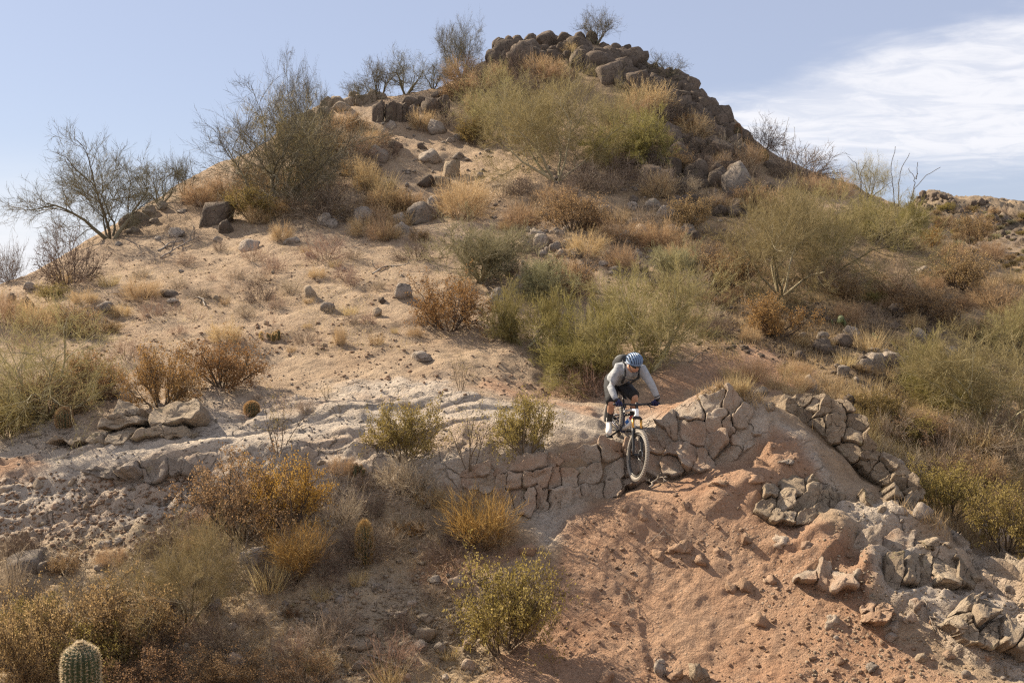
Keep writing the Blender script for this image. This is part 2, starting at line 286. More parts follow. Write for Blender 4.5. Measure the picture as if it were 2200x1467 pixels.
# ------------------------------------------------------------------ linking helpers
def new_mesh(name, V, faces, mat=None, tint=None, smooth=False, counts=None):
    """faces: list of (n, k) index arrays with k corners each"""
    me = bpy.data.meshes.new(name); V = np.asarray(V, np.float32)
    fl = [np.asarray(f, np.int32) for f in (faces if isinstance(faces, list) else [faces]) if len(f)]
    loops = np.concatenate([f.ravel() for f in fl]); tot = np.concatenate([np.full(len(f), f.shape[1], np.int32) for f in fl])
    me.vertices.add(len(V)); me.vertices.foreach_set('co', V.ravel())
    me.loops.add(len(loops)); me.loops.foreach_set('vertex_index', loops)
    me.polygons.add(len(tot)); me.polygons.foreach_set('loop_start', np.concatenate([[0], np.cumsum(tot)[:-1]]).astype(np.int32))
    try: me.polygons.foreach_set('loop_total', tot)
    except Exception: pass
    me.update(calc_edges=True)
    if smooth: me.polygons.foreach_set('use_smooth', np.ones(len(tot), bool))
    if tint is not None:
        at = me.attributes.new('tint', 'FLOAT', 'POINT'); at.data.foreach_set('value', np.asarray(tint, np.float32))
    for m in (mat if isinstance(mat, (list, tuple)) else [mat]):
        if m: me.materials.append(m)
    return me
def obj(name, me, parent=None, loc=None, **props):
    o = bpy.data.objects.new(name, me); COL.objects.link(o)
    if parent is not None: o.parent = parent
    if loc is not None: o.location = loc
    for k, v in props.items(): o[k] = v
    return o
def thing(name, label, cat, loc, group=None, me=None):
    o = obj(name, me, None, loc, label=label, category=cat)
    if group: o['group'] = group
    return o

# ------------------------------------------------------------------ materials
def mat_new(name):
    m = bpy.data.materials.new(name); m.use_nodes = True; t = m.node_tree
    b = t.nodes['Principled BSDF']; b.inputs['Roughness'].default_value = 0.9
    b.inputs['Specular IOR Level'].default_value = 0.2
    return m, t, b
def nd(t, typ, ins=None, **kw):
    n = t.nodes.new(typ)
    for k, v in kw.items(): setattr(n, k, v)
    for k, v in (ins or {}).items():
        if hasattr(v, 'is_linked') or isinstance(v, bpy.types.NodeSocket): t.links.new(v, n.inputs[k])
        else: n.inputs[k].default_value = v
    return n
def mixc(t, fac, a, b, blend='MIX'):
    n = t.nodes.new('ShaderNodeMix'); n.data_type = 'RGBA'; n.blend_type = blend
    for i, v in ((0, fac), (6, a), (7, b)):
        if isinstance(v, bpy.types.NodeSocket): t.links.new(v, n.inputs[i])
        elif i == 0: n.inputs[0].default_value = v
        else: n.inputs[i].default_value = (*v, 1) if len(v) == 3 else v
    return n.outputs[2]
def mr(t, x, lo, hi, a=0.0, b=1.0):
    n = nd(t, 'ShaderNodeMapRange', {0: x, 1: lo, 2: hi, 3: a, 4: b}); return n.outputs[0]
def mth(t, op, a, b):
    n = nd(t, 'ShaderNodeMath', {0: a, 1: b}, operation=op); return n.outputs[0]
def tnoise(t, vec, scale, detail=5, rough=0.6, dist=0.0):
    return nd(t, 'ShaderNodeTexNoise', {'Vector': vec, 'Scale': scale, 'Detail': detail, 'Roughness': rough, 'Distortion': dist}).outputs[0]
def bump(t, b, h, strength, dist):
    n = nd(t, 'ShaderNodeBump', {'Strength': strength, 'Distance': dist, 'Height': h}); t.links.new(n.outputs[0], b.inputs['Normal'])

def ground_material():
    m, t, b = mat_new('desert_ground')
    pos = nd(t, 'ShaderNodeNewGeometry').outputs['Position']
    atn = nd(t, 'ShaderNodeAttribute', attribute_name='zone'); at = atn.outputs['Color']; tr_ = atn.outputs['Alpha']
    sp_ = nd(t, 'ShaderNodeSeparateColor', {0: at}); r, g, l = sp_.outputs
    gr = nd(t, 'ShaderNodeAttribute', attribute_name='grassy').outputs['Fac']
    n_big, n_mid, n_fine = tnoise(t, pos, 0.7, 6, 0.62), tnoise(t, pos, 3.5, 7, 0.65), tnoise(t, pos, 26, 6, 0.7)
    sand = mixc(t, mr(t, n_big, 0.35, 0.65), (0.365, 0.26, 0.17), (0.44, 0.33, 0.225))
    sand = mixc(t, mr(t, n_mid, 0.46, 0.68, 0, 0.75), sand, (0.28, 0.195, 0.13))
    red = mixc(t, mr(t, n_big, 0.3, 0.7), (0.345, 0.195, 0.118), (0.42, 0.275, 0.18))
    red = mixc(t, mr(t, n_mid, 0.45, 0.72, 0, 0.7), red, (0.40, 0.275, 0.19))
    grey = mixc(t, mr(t, n_big, 0.3, 0.7), (0.46, 0.385, 0.31), (0.56, 0.475, 0.385))
    grey = mixc(t, mr(t, n_mid, 0.45, 0.70, 0, 0.75), grey, (0.37, 0.315, 0.26))
    grey = mixc(t, mr(t, tnoise(t, pos, 0.9, 5), 0.48, 0.66, 0, 0.65), grey, (0.44, 0.31, 0.21))
    gdv = nd(t, 'ShaderNodeVectorMath', {0: pos, 1: nd(t, 'ShaderNodeVectorMath', {0: nd(t, 'ShaderNodeTexNoise', {'Vector': pos, 'Scale': 2.5, 'Detail': 5}).outputs['Color'], 'Scale': 0.5}, operation='SCALE').outputs[0]}, operation='ADD').outputs[0]
    gck = nd(t, 'ShaderNodeTexVoronoi', {'Vector': gdv, 'Scale': 1.9}, feature='DISTANCE_TO_EDGE').outputs['Distance']
    gck = mth(t, 'MULTIPLY', mth(t, 'MULTIPLY', mr(t, gck, 0.03, 0.0), mr(t, n_big, 0.45, 0.60)), g)
    grey = mixc(t, mth(t, 'MULTIPLY', gck, 0.7), grey, (0.10, 0.08, 0.06))
    lit = mixc(t, mr(t, n_mid, 0.3, 0.7), (0.38, 0.275, 0.175), (0.50, 0.385, 0.25))
    lit = mixc(t, mr(t, n_big, 0.5, 0.7, 0, 0.6), lit, (0.33, 0.30, 0.26))
    gra = mixc(t, mr(t, tnoise(t, pos, 0.12, 6, 0.7), 0.3, 0.7, 0, 1), (0.21, 0.15, 0.10), (0.37, 0.27, 0.165)) if False else mixc(t, mr(t, n_mid, 0.35, 0.7), (0.20, 0.14, 0.088), (0.36, 0.26, 0.155))
    fy = nd(t, 'ShaderNodeSeparateXYZ', {0: pos}).outputs[1]; nfar = tnoise(t, pos, 0.16, 8, 0.72)
    gra = mixc(t, mr(t, fy, 62, 85), gra, mixc(t, mr(t, nfar, 0.42, 0.58), (0.115, 0.09, 0.065), (0.30, 0.225, 0.15)))
    c = mixc(t, gr, sand, gra); c = mixc(t, l, c, lit); c = mixc(t, g, c, grey); c = mixc(t, mth(t, 'MULTIPLY', tr_, .75), c, (0.60, 0.51, 0.41)); c = mixc(t, r, c, red)
    c = mixc(t, mr(t, n_fine, 0.38, 0.62, 0, 0.45), c, mixc(t, 1.0, c, (0.55, 0.52, 0.50), 'MULTIPLY'))
    v = nd(t, 'ShaderNodeTexVoronoi', {'Vector': pos, 'Scale': 16.0, 'Randomness': 1.0})
    peb = mth(t, 'MULTIPLY', mr(t, v.outputs['Distance'], 0.34, 0.16), mr(t, tnoise(t, pos, 1.3, 3), 0.45, 0.65))
    c = mixc(t, mth(t, 'MULTIPLY', peb, 0.55), c, mixc(t, nd(t, 'ShaderNodeSeparateColor', {0: v.outputs['Color']}).outputs[0], (0.20, 0.155, 0.12), (0.46, 0.39, 0.32)))
    t.links.new(c, b.inputs['Base Color']); b.inputs['Roughness'].default_value = 0.95
    h = mth(t, 'ADD', mth(t, 'MULTIPLY', n_fine, 0.55), mth(t, 'MULTIPLY', peb, 0.45))
    h = mth(t, 'ADD', h, mth(t, 'MULTIPLY', tnoise(t, pos, 9, 6, 0.7), 1.3)); h = mth(t, 'SUBTRACT', h, mth(t, 'MULTIPLY', gck, 0.8))
    bump(t, b, h, 1.0, 0.075)
    return m

def rock_material(name, c0, c1, c2, lichen=0.25, scale=1.0, red=None, var=.2, cracks=.6):
    m, t, b = mat_new(name)
    pos = nd(t, 'ShaderNodeNewGeometry').outputs['Position']
    rnd = nd(t, 'ShaderNodeObjectInfo').outputs['Random']
    nb, nm, nf = tnoise(t, pos, 1.7 * scale, 6, 0.65, 0.4), tnoise(t, pos, 7 * scale, 7, 0.7), tnoise(t, pos, 45 * scale, 5, 0.7)
    c = mixc(t, mr(t, nb, 0.35, 0.65), c0, c1); c = mixc(t, mr(t, nm, 0.48, 0.66, 0, 0.8), c, c2)
    if red: c = mixc(t, mr(t, tnoise(t, pos, 1.1 * scale, 5, 0.6, 0.8), 0.48, 0.62, 0, 0.85), c, red)
    if lichen: c = mixc(t, mth(t, 'MULTIPLY', mr(t, tnoise(t, pos, 3.1 * scale, 6, 0.7), 0.60, 0.68), lichen), c, (0.33, 0.30, 0.12))
    c = mixc(t, mr(t, nf, 0.40, 0.60, 0, 0.5), c, mixc(t, 1.0, c, (0.50, 0.48, 0.46), 'MULTIPLY'))
    dv = nd(t, 'ShaderNodeVectorMath', {0: pos, 1: nd(t, 'ShaderNodeVectorMath', {0: nd(t, 'ShaderNodeTexNoise', {'Vector': pos, 'Scale': 4.0 * scale, 'Detail': 4}).outputs['Color'], 'Scale': 0.28 / scale}, operation='SCALE').outputs[0]}, operation='ADD').outputs[0]
    ck = nd(t, 'ShaderNodeTexVoronoi', {'Vector': dv, 'Scale': 3.4 * scale}, feature='DISTANCE_TO_EDGE').outputs['Distance']
    ck = mth(t, 'MULTIPLY', mr(t, ck, 0.035, 0.0), mr(t, nb, 0.42, 0.60))
    c = mixc(t, mth(t, 'MULTIPLY', ck, cracks), c, (0.06, 0.045, 0.035))
    hsv = nd(t, 'ShaderNodeHueSaturation', {'Value': mr(t, rnd, 0, 1, 1 - var, 1 + var * .9), 'Color': c}).outputs[0]
    t.links.new(hsv, b.inputs['Base Color'])
    bump(t, b, mth(t, 'ADD', mth(t, 'MULTIPLY', nf, 0.35), mth(t, 'SUBTRACT', mth(t, 'MULTIPLY', tnoise(t, pos, 14 * scale, 8, 0.75), 1.0), mth(t, 'MULTIPLY', ck, cracks))), 1.0, 0.06 / scale)
    return m

def twig_material(name, ca, cb_, cc, transl=0.0):
    m, t, b = mat_new(name)
    at = nd(t, 'ShaderNodeAttribute', attribute_name='tint').outputs['Fac']
    rnd = nd(t, 'ShaderNodeObjectInfo').outputs['Random']
    r = nd(t, 'ShaderNodeValToRGB', {0: at}); cr = r.color_ramp
    cr.elements[0].color = (*ca, 1); cr.elements[1].color = (*cc, 1); e = cr.elements.new(0.5); e.color = (*cb_, 1)
    hsv = nd(t, 'ShaderNodeHueSaturation', {'Value': mr(t, rnd, 0, 1, 0.80, 1.2), 'Hue': mr(t, rnd, 0, 1, 0.488, 0.512), 'Color': r.outputs[0]}).outputs[0]
    t.links.new(hsv, b.inputs['Base Color']); b.inputs['Roughness'].default_value = 0.75
    if transl:
        tr = nd(t, 'ShaderNodeBsdfTranslucent', {0: hsv}); ms = nd(t, 'ShaderNodeMixShader', {0: transl, 1: b.outputs[0], 2: tr.outputs[0]})
        t.links.new(ms.outputs[0], t.nodes['Material Output'].inputs[0])
    return m
def plain(name, c, rough=0.6, metal=0.0, spec=0.4, noise=0.12, scale=30, folds=0.0):
    m, t, b = mat_new(name)
    tcn = nd(t, 'ShaderNodeTexCoord').outputs['Object']
    n = tnoise(t, tcn, scale, 4)
    col = mixc(t, mr(t, n, 0.3, 0.7), tuple(x * (1 - noise) for x in c), tuple(min(1, x * (1 + noise)) for x in c))
    t.links.new(col, b.inputs['Base Color'])
    b.inputs['Roughness'].default_value = rough; bump(t, b, tnoise(t, nd(t, 'ShaderNodeMapping', {'Vector': tcn, 'Scale': (1, 1, 2.4)}).outputs[0], 6, 3, .5, 1.0), folds, .04) if folds else None
    b.inputs['Metallic'].default_value = metal; b.inputs['Specular IOR Level'].default_value = spec
    return m

M_ground = ground_material()
M_rock_grey = rock_material('grey_granite', (0.33, 0.27, 0.215), (0.40, 0.335, 0.275), (0.24, 0.20, 0.165))
M_rock_brown = rock_material('brown_shaded_granite', (0.135, 0.10, 0.075), (0.20, 0.155, 0.118), (0.085, 0.066, 0.053), 0.2)  # brown granite, its base colours darkened further to carry the boulders' shade
M_rock_red = rock_material('pink_cracked_granite', (0.41, 0.33, 0.255), (0.48, 0.40, 0.32), (0.32, 0.25, 0.19), 0.2, 1.3, (0.40, 0.265, 0.18), .10, .12)
M_rock_tan = rock_material('tan_weathered_granite', (0.34, 0.26, 0.18), (0.42, 0.34, 0.25), (0.25, 0.19, 0.14), 0.45, 1.2)
M_rock_dirt = rock_material('crumbly_earth_rock', (0.37, 0.23, 0.145), (0.42, 0.30, 0.21), (0.27, 0.17, 0.11), 0.0, 1.6)

# ------------------------------------------------------------------ ground sheet
idx = np.arange(NT * NS).reshape(NT, NS)
quads = np.stack([idx[:-1, :-1].ravel(), idx[:-1, 1:].ravel(), idx[1:, 1:].ravel(), idx[1:, :-1].ravel()], 1)
me = new_mesh('ground', np.stack([Xg.ravel(), Yg.ravel(), Hg.ravel()], 1), quads, M_ground, smooth=True)
za = me.attributes.new('zone', 'FLOAT_COLOR', 'POINT')
za.data.foreach_set('color', np.stack([Zred.ravel(), Zgrey.ravel(), Zlit.ravel(), ZT.ravel()], 1).astype(np.float32).ravel())
zb = me.attributes.new('grassy', 'FLOAT', 'POINT'); zb.data.foreach_set('value', Zgra.ravel().astype(np.float32))
obj('ground', me, kind='structure')
print('ground', NT, NS, len(quads) * 2, 'tris')

# ------------------------------------------------------------------ rocks
import bmesh
def ico(sub):
    bm = bmesh.new(); bmesh.ops.create_icosphere(bm, subdivisions=sub, radius=1)
    V = np.array([v.co[:] for v in bm.verts]); Fc = np.array([[v.index for v in f.verts] for f in bm.faces]); bm.free()
    return V / np.linalg.norm(V, axis=1, keepdims=True), Fc
ICO3, ICO3F = ico(3); ICO1, ICO1F = ico(1); ICO2, ICO2F = ico(2)
def rock_verts(seed, kind, V=ICO3):
    r = np.random.default_rng(seed)
    if kind == 'boxy':
        N = np.array([[1,0,0],[-1,0,0],[0,1,0],[0,-1,0],[0,0,1],[0,0,-1]], float) + r.normal(0, .13, (6, 3)); h = r.uniform(.78, 1, 6)
        N2 = r.normal(0, 1, (4, 3)); N = np.vstack([N, N2]); h = np.concatenate([h, r.uniform(1.0, 1.2, 4)]); sharp, amp = 22, .08
    elif kind == 'peak':
        N = np.array([[.85,-.25,.45],[-.75,-.35,.55],[.1,-.95,.25],[0,.9,.3],[1,0,-.2],[-1,0,-.2],[0,0,-1],[.25,-.6,.7]], float) + r.normal(0, .05, (8, 3)); h = r.uniform(.66, .8, 8); sharp, amp = 34, .06
    elif kind == 'sharp':
        N = r.normal(0, 1, (11, 3)); h = r.uniform(.62, 1, 11); sharp, amp = 30, .09
    elif kind == 'lump':
        N = r.normal(0, 1, (14, 3)); h = r.uniform(.75, 1, 14); sharp, amp = 9, .34
    else:
        N = r.normal(0, 1, (14, 3)); h = r.uniform(.80, 1, 14); sharp, amp = 13, .12
    N /= np.linalg.norm(N, axis=1, keepdims=True)
    dn = np.maximum(V @ N.T, 1e-3) / h[None, :]
    rad = (dn ** sharp).sum(1) ** (-1 / sharp)
    rad = np.minimum(rad, 1.35)
    o = r.uniform(0, 90, 3); q = V * rad[:, None]
    n = fbm(q[:, 0] * 1.6 + o[0], q[:, 1] * 1.6 + o[1], q[:, 2] * 1.6 + o[2], seed=seed, oct=5, gain=.62)
    cr = 1 - np.abs(fbm(q[:, 0] * 1.3 + o[1], q[:, 1] * 1.3 + o[2], q[:, 2] * 1.3 + o[0], seed=seed + 9, oct=2))
    q = V * (rad * (1 + amp * n - amp * 1.1 * np.clip(cr - .86, 0, 1) / .14))[:, None]
    lo, hi = q.min(0), q.max(0)
    return (q - (lo + hi) / 2) / ((hi - lo) / 2)
ROCKS = {}
for kind, n in (('round', 7), ('boxy', 6), ('sharp', 6), ('lump', 6), ('peak', 2)):
    for mi, mt in (('grey', M_rock_grey), ('brown', M_rock_brown), ('tan', M_rock_tan), ('dirt', M_rock_dirt)):
        pass
    ROCKS[kind] = [rock_verts(100 + 17 * i + hash(len(kind)) * 3, kind) for i in range(n)]
ROCK_MESH = {}
RMAT = {'grey': M_rock_grey, 'brown': M_rock_brown, 'tan': M_rock_tan, 'dirt': M_rock_dirt, 'red': M_rock_red}
def rock_mesh(kind, i, mat):
    key = (kind, i % len(ROCKS[kind]), mat)
    if key not in ROCK_MESH: ROCK_MESH[key] = new_mesh('rock', ROCKS[kind][key[1]], ICO3F, RMAT[mat], smooth=True)
    return ROCK_MESH[key]
_rk = random.Random(5)
def rock_at(px, py, w, h, kind='round', mat='grey', Y=None, sink=.25, tilt=12, depth=None):
    """mesh, place, turn and size of a rock whose foot stands at the photo point and which shows w x h photo pixels"""
    p = hit(px, py)[0] if Y is None else np.array(P3(px, py, Y))
    k = p[1] / F; sx = w * k / 2; vis = h * k; sz = vis / (2 - 2 * sink)
    dpt = (depth if depth else _rk.uniform(.75, 1.0)) * sx
    me = rock_mesh(kind, _rk.randrange(99), mat)
    loc = Vector((p[0], p[1] + dpt * .55, p[2] + sz * (1 - 2 * sink)))
    rot = (0, 0, math.radians(_rk.uniform(-12, 12))) if kind == 'peak' else (math.radians(_rk.uniform(-tilt, tilt)), math.radians(_rk.uniform(-tilt, tilt)), math.radians(_rk.choice((0, 180)) + _rk.uniform(-25, 25)))
    return me, loc, rot, (sx, dpt, sz)
def boulder(px, py, w, h, label, kind='round', mat='grey', name='boulder', group=None, **kw):
    me, loc, rot, sc = rock_at(px, py, w, h, kind, mat, **kw)
    o = thing(name, label, 'rock' if name != 'boulder' else 'boulder', loc, group, me); o.rotation_euler = rot; o.scale = sc
    return o
def boulder_pile(name, label, cat, rocks, mat='brown', kinds=('round', 'boxy'), **kw):
    """one outcrop whose boulders are its parts; rocks: (px, foot row, width, height[, kind[, distance]])"""
    p0 = hit(*rocks[0][:2])[0] if len(rocks[0]) < 6 or rocks[0][5] is None else P3(*rocks[0][:2], rocks[0][5])
    base = thing(name, label, cat, Vector(p0))
    for r in rocks:
        k = r[4] if len(r) > 4 and r[4] else _rk.choice(kinds)
        me, loc, rot, sc = rock_at(r[0], r[1], r[2], r[3], k, mat, Y=r[5] if len(r) > 5 else None, **kw)
        o = obj('rock_block', me, base, loc - base.location); o.rotation_euler = rot; o.scale = sc
    return base

# blocks of a cracked rock face: polygons (photo pixels on the face) raised from the land and rounded towards their joints
def clip_half(poly, a, n):
    out_ = []
    for i in range(len(poly)):
        p, q = poly[i], poly[(i + 1) % len(poly)]; dp, dq = np.dot(p - a, n), np.dot(q - a, n)
        if dp <= 0: out_.append(p)
        if dp * dq < 0: out_.append(p + (q - p) * dp / (dp - dq))
    return out_
def voronoi(outline, sites):
    cells = []
    for i, s in enumerate(sites):
        poly = [np.array(p, float) for p in outline]
        for j, o in enumerate(sites):
            if i == j or len(poly) < 3: continue
            poly = clip_half(poly, (np.array(s) + np.array(o)) / 2.0, np.array(o, float) - np.array(s))
        if len(poly) >= 3: cells.append(np.array(poly))
    return cells
def resample(poly, n, smooth=2):
    p = np.asarray(poly, float)
    for _ in range(smooth): p = np.stack([p * .92 + np.roll(p, -1, 0) * .08, p * .08 + np.roll(p, -1, 0) * .92], 1).reshape(-1, 2)
    q = np.vstack([p, p[:1]]); s = np.concatenate([[0], np.cumsum(np.hypot(*np.diff(q, axis=0).T))])
    t = np.linspace(0, s[-1], n, endpoint=False)
    return np.stack([np.interp(t, s, q[:, 0]), np.interp(t, s, q[:, 1])], 1)
def area(p): x, y = p[:, 0], p[:, 1]; return abs(np.dot(x, np.roll(y, -1)) - np.dot(y, np.roll(x, -1))) / 2
RING = np.array([0, .27, .5, .7, .84, .92, .965, .985, 1.0, 1.0])
def rock_face(name, label, cat, cells, mat, bulge=.10, gap=1.5, back=.25, yfun=None, lim=.35, rough=.075, face=.55, nb=36, tilt=.25, lift=.03):
    r = np.random.default_rng(len(label) * 7 + 3)
    cen = [c.mean(0) for c in cells]
    p0 = hit(*cen[0], Hs)[0] if yfun is None else np.array(P3(*cen[0], yfun(*cen[0])))
    base = thing(name, label, cat, Vector(p0))
    for c in cells:
        if area(c) < 40: continue
        b = resample(c, nb, 1); ctr = b.mean(0); size = math.sqrt(area(c))
        b = ctr + (b - ctr) * (1 - .35 * gap / size)
        b = b + (r.normal(0, 1, (nb, 2)) * .006 + 0) * size
        pts = (ctr[None, None] + (b - ctr)[None] * RING[:, None, None])
        flat = pts.reshape(-1, 2); flat = flat + np.stack([fbm(flat[:, 0] / 26, flat[:, 1] / 26, seed=11, oct=4), fbm(flat[:, 0] / 26 + 40, flat[:, 1] / 26, seed=12, oct=4)], 1) * 7.5
        if yfun is None:
            hc = hit(*ctr, Hs)[0]; Y = hit(flat[:, 0], flat[:, 1], Hs)[:, 1]; Y = np.clip(Y, hc[1] - lim, hc[1] + lim)
        else:
            hc = np.array(P3(*ctr, yfun(*ctr))); Y = np.array([yfun(*q) for q in flat])
        a, e = ray(flat[:, 0], flat[:, 1]); W3 = np.stack([a * Y, Y, e * Y], 1)
        nrm = normal(hc[0], hc[1], Hs, .1) if yfun is None else np.array([0, -.75, .5])
        nrm = nrm * (1 - face) + np.array([0, -.8, .45]) * face + r.normal(0, .08, 3); nrm /= np.linalg.norm(nrm)
        k = hc[1] / F; wsize = size * k
        t = np.repeat(RING, nb)
        off = lift + bulge * r.uniform(.1, 1.0) - min(.07, wsize * .14) * sstep(t, .93, 1.0)
        rel3 = W3 - W3[:nb].mean(0)
        off += (rel3 @ r.normal(0, 1, 3)) * tilt * 1.0
        nn = fbm(W3[:, 0] * 3.2, W3[:, 1] * 3.2, W3[:, 2] * 3.2, seed=7, oct=5, gain=.6)
        off += nn * rough * (1 - .45 * t)
        off[-nb:] = -back
        V = W3 + off[:, None] * nrm[None]
        V[-nb:] += np.array([0, back * .8, 0])
        K = len(RING); I = np.arange(K * nb).reshape(K, nb); J = np.roll(I, -1, 1)
        q = np.stack([I[1:-1], J[1:-1], J[2:], I[2:]], -1).reshape(-1, 4)
        tri = np.stack([np.full(nb, 0), J[1], I[1]], 1)
        # faces wind outwards towards the viewer
        me = new_mesh('rock_block', V - np.array(base.location), [q[:, ::-1] if _wind(b) else q, tri if not _wind(b) else tri], mat, smooth=True)
        me.validate(); bm = bmesh.new(); bm.from_mesh(me); bmesh.ops.remove_doubles(bm, verts=bm.verts, dist=1e-5); bmesh.ops.recalc_face_normals(bm, faces=bm.faces); bm.to_mesh(me); bm.free()
        obj('rock_block', me, base)
    return base
def _wind(b): return False

def jitter_sites(poly, n, seed, sy=1.0):
    r = random.Random(seed); poly = np.array(poly, float); lo, hi = poly.min(0), poly.max(0); S = []
    tries = 0
    while len(S) < n and tries < 6000:
        tries += 1
        p = np.array([r.uniform(lo[0], hi[0]), r.uniform(lo[1], hi[1])])
        if inside(poly, p[:1], p[1:], .5)[0] < .5: continue
        dmin = math.sqrt(area(poly) / n) * (.82 if tries < 4000 else .6)
        if all(math.hypot(p[0] - q[0], (p[1] - q[1]) * sy) > dmin for q in S): S.append(p)
    return S

# the cracked drop below the rider
o1 = WALLS[0]; _o = [(968,1032),(1000,1012),(1060,994),(1150,982),(1240,972),(1300,958),(1345,956),(1372,985),(1385,1018),(1362,1048),(1300,1082),(1200,1106),(1108,1116),(1085,1078),(1040,1066),(1000,1050)]
s1 = [(1000,1030),(1045,1010),(1110,1000),(1190,994),(1265,986),(1330,972),(1048,1040),(1071,1048),(1088,1028),(1140,1032),(1197,1024),(1200,1046),(1238,1028),(1275,1028),(1310,1020),(1340,1008),(1365,1015),
      (1101,1078),(1138,1080),(1168,1083),(1192,1068),(1226,1068),(1276,1060),(1325,1048),(1352,1040)]
def courses(lines, joints):
    """blocks of a layered face: boundary polylines from top to bottom and, per layer, the columns of its joints"""
    cells = []; r = random.Random(12); at = lambda L, x: float(np.interp(x, [p[0] for p in L], [p[1] for p in L]))
    for k, js in enumerate(joints):
        tops = [x + r.uniform(-5, 5) for x in js]; bots = [x + r.uniform(-6, 6) for x in js]
        for (a, b, c, d) in zip(tops[:-1], tops[1:], bots[1:], bots[:-1]):
            top = [(x, at(lines[k], x) + r.uniform(-2.5, 2.5)) for x in np.linspace(a, b, 4)]; bot = [(x, at(lines[k + 1], x) + r.uniform(-2, 2)) for x in np.linspace(c, d, 4)]
            cells.append(np.array(top + bot, float))
    return cells
LN = [[(962,1030),(1000,1008),(1060,990),(1150,978),(1240,968),(1300,952),(1345,950),(1385,956)], [(962,1040),(1010,1030),(1080,1018),(1160,1008),(1240,1004),(1310,992),(1385,984)],
      [(990,1056),(1040,1056),(1100,1052),(1160,1048),(1240,1046),(1310,1036),(1385,1022)], [(1040,1070),(1085,1084),(1108,1116),(1200,1108),(1300,1084),(1362,1050),(1385,1036)]]
JN = [[966,1050,1168,1200,1290,1338,1384], [990,1030,1062,1088,1118,1182,1206,1232,1288,1330,1352,1384], [1062,1094,1122,1146,1176,1206,1244,1300,1326,1360,1384]]
rock_face('cracked_cliff', 'low cracked pinkish rock wall dropping away below the front wheel', 'rock outcrop', courses(LN, JN), M_rock_red, bulge=.11, gap=1.3, tilt=.3, rough=.05, lim=.4)
o2 = [(1392,935),(1420,912),(1462,886),(1500,862),(1530,846),(1560,842),(1592,862),(1618,905),(1632,950),(1585,990),(1500,1020),(1440,1028),(1392,1028),(1382,975)]
s2 = [(1414,950),(1410,965),(1408,1000),(1440,928),(1490,928),(1500,892),(1535,872),(1548,905),(1568,915),(1565,880),(1592,905),(1592,945),(1535,962),(1478,985),(1440,1000),(1438,970),(1560,985),(1618,958),(1632,925),(1520,1000)]
rock_face('boulder_mound', 'cracked grey and pink rock mound right of the front wheel', 'rock outcrop', voronoi(o2, s2), M_rock_red, bulge=.15, gap=1.4, lim=.5, tilt=.5, rough=.05)
o3 = [(1676,880),(1690,862),(1719,852),(1750,846),(1784,856),(1822,866),(1848,901),(1866,945),(1885,962),(1915,990),(1950,1006),(1975,1056),(1980,1085),(1910,1060),(1852,1012),(1806,975),(1760,945),(1745,921),(1700,900)]
rock_face('ridge_outcrop', 'upright cracked brown blocks along the crest of the right ridge', 'rock outcrop', voronoi(o3, jitter_sites(o3, 24, 4)), M_rock_tan, bulge=.15, gap=1.3, back=.5, rough=.05,
          yfun=lambda x, y: 14.75 - max(0, x - 1700) * .0037 - (y - 900) * .0008, tilt=.3)
o4 = [(1640,1050),(1700,1030),(1750,1040),(1790,1060),(1840,1075),(1880,1060),(1935,1070),(1990,1110),(2010,1140),(1970,1150),(1900,1110),(1850,1100),(1800,1110),(1765,1120),(1720,1130),(1660,1125),(1620,1100)]
rock_face('ridge_boulders', 'jumbled tan and pink blocks on the ridge below the upright crest blocks', 'rock outcrop', voronoi(o4, jitter_sites(o4, 20, 8)), M_rock_tan, bulge=.09, gap=1.4, lim=.4, tilt=.4)
LA = [[(1818,1186),(1880,1166),(1958,1150),(2020,1144),(2078,1146)], [(1826,1208),(1890,1205),(1960,1193),(2020,1181),(2078,1193)]]
rock_face('ledge_rock', 'long cracked ledge edge under the pale slab on the right ridge', 'rock outcrop', courses(LA, [[1820,1890,1962,2030,2076]]) + [np.array(c, float) for c in ([(2080,1147),(2110,1150),(2146,1188),(2150,1218),(2112,1214),(2080,1192)], [(2152,1200),(2180,1216),(2200,1240),(2196,1262),(2156,1226)])], M_rock_red, bulge=.07, gap=1.2, lim=.35, tilt=.3, lift=.07, back=.4)
LC = [[(1893,1224),(1940,1207),(1985,1199),(2050,1196),(2106,1214)], [(1900,1264),(1950,1258),(2000,1264),(2050,1270),(2108,1262)]]
rock_face('ledge_rock', 'rough second ledge with yellowish stains below the long cracked one', 'rock outcrop', courses(LC, [[1895,1930,1972,2000,2052,2104]]), M_rock_tan, bulge=.10, gap=1.2, lim=.35, tilt=.35, lift=.05, back=.4)
LD = [[(1710,1238),(1750,1214),(1800,1220),(1838,1250)], [(1714,1258),(1760,1270),(1800,1278),(1840,1273)]]
rock_face('ledge_rock', 'low rounded bedrock hump left of the second ledge', 'rock outcrop', courses(LD, [[1712,1752,1788,1836]]), M_rock_red, bulge=.10, gap=1.2, lim=.35, tilt=.35, lift=.05, back=.4)
rock_face('ledge_rock', 'cluster of knobs of bedrock above the dead stick', 'rock outcrop', voronoi(WALLS[6], [(1868,1305),(1898,1308),(1872,1332),(1902,1336)]), M_rock_dirt, bulge=.14, gap=1.2, lim=.35, tilt=.35, lift=.05, back=.4)
o6 = [(2040,1330),(2060,1305),(2100,1295),(2140,1310),(2150,1340),(2200,1360),(2230,1400),(2220,1420),(2150,1395),(2100,1390),(2060,1370),(2030,1350)]
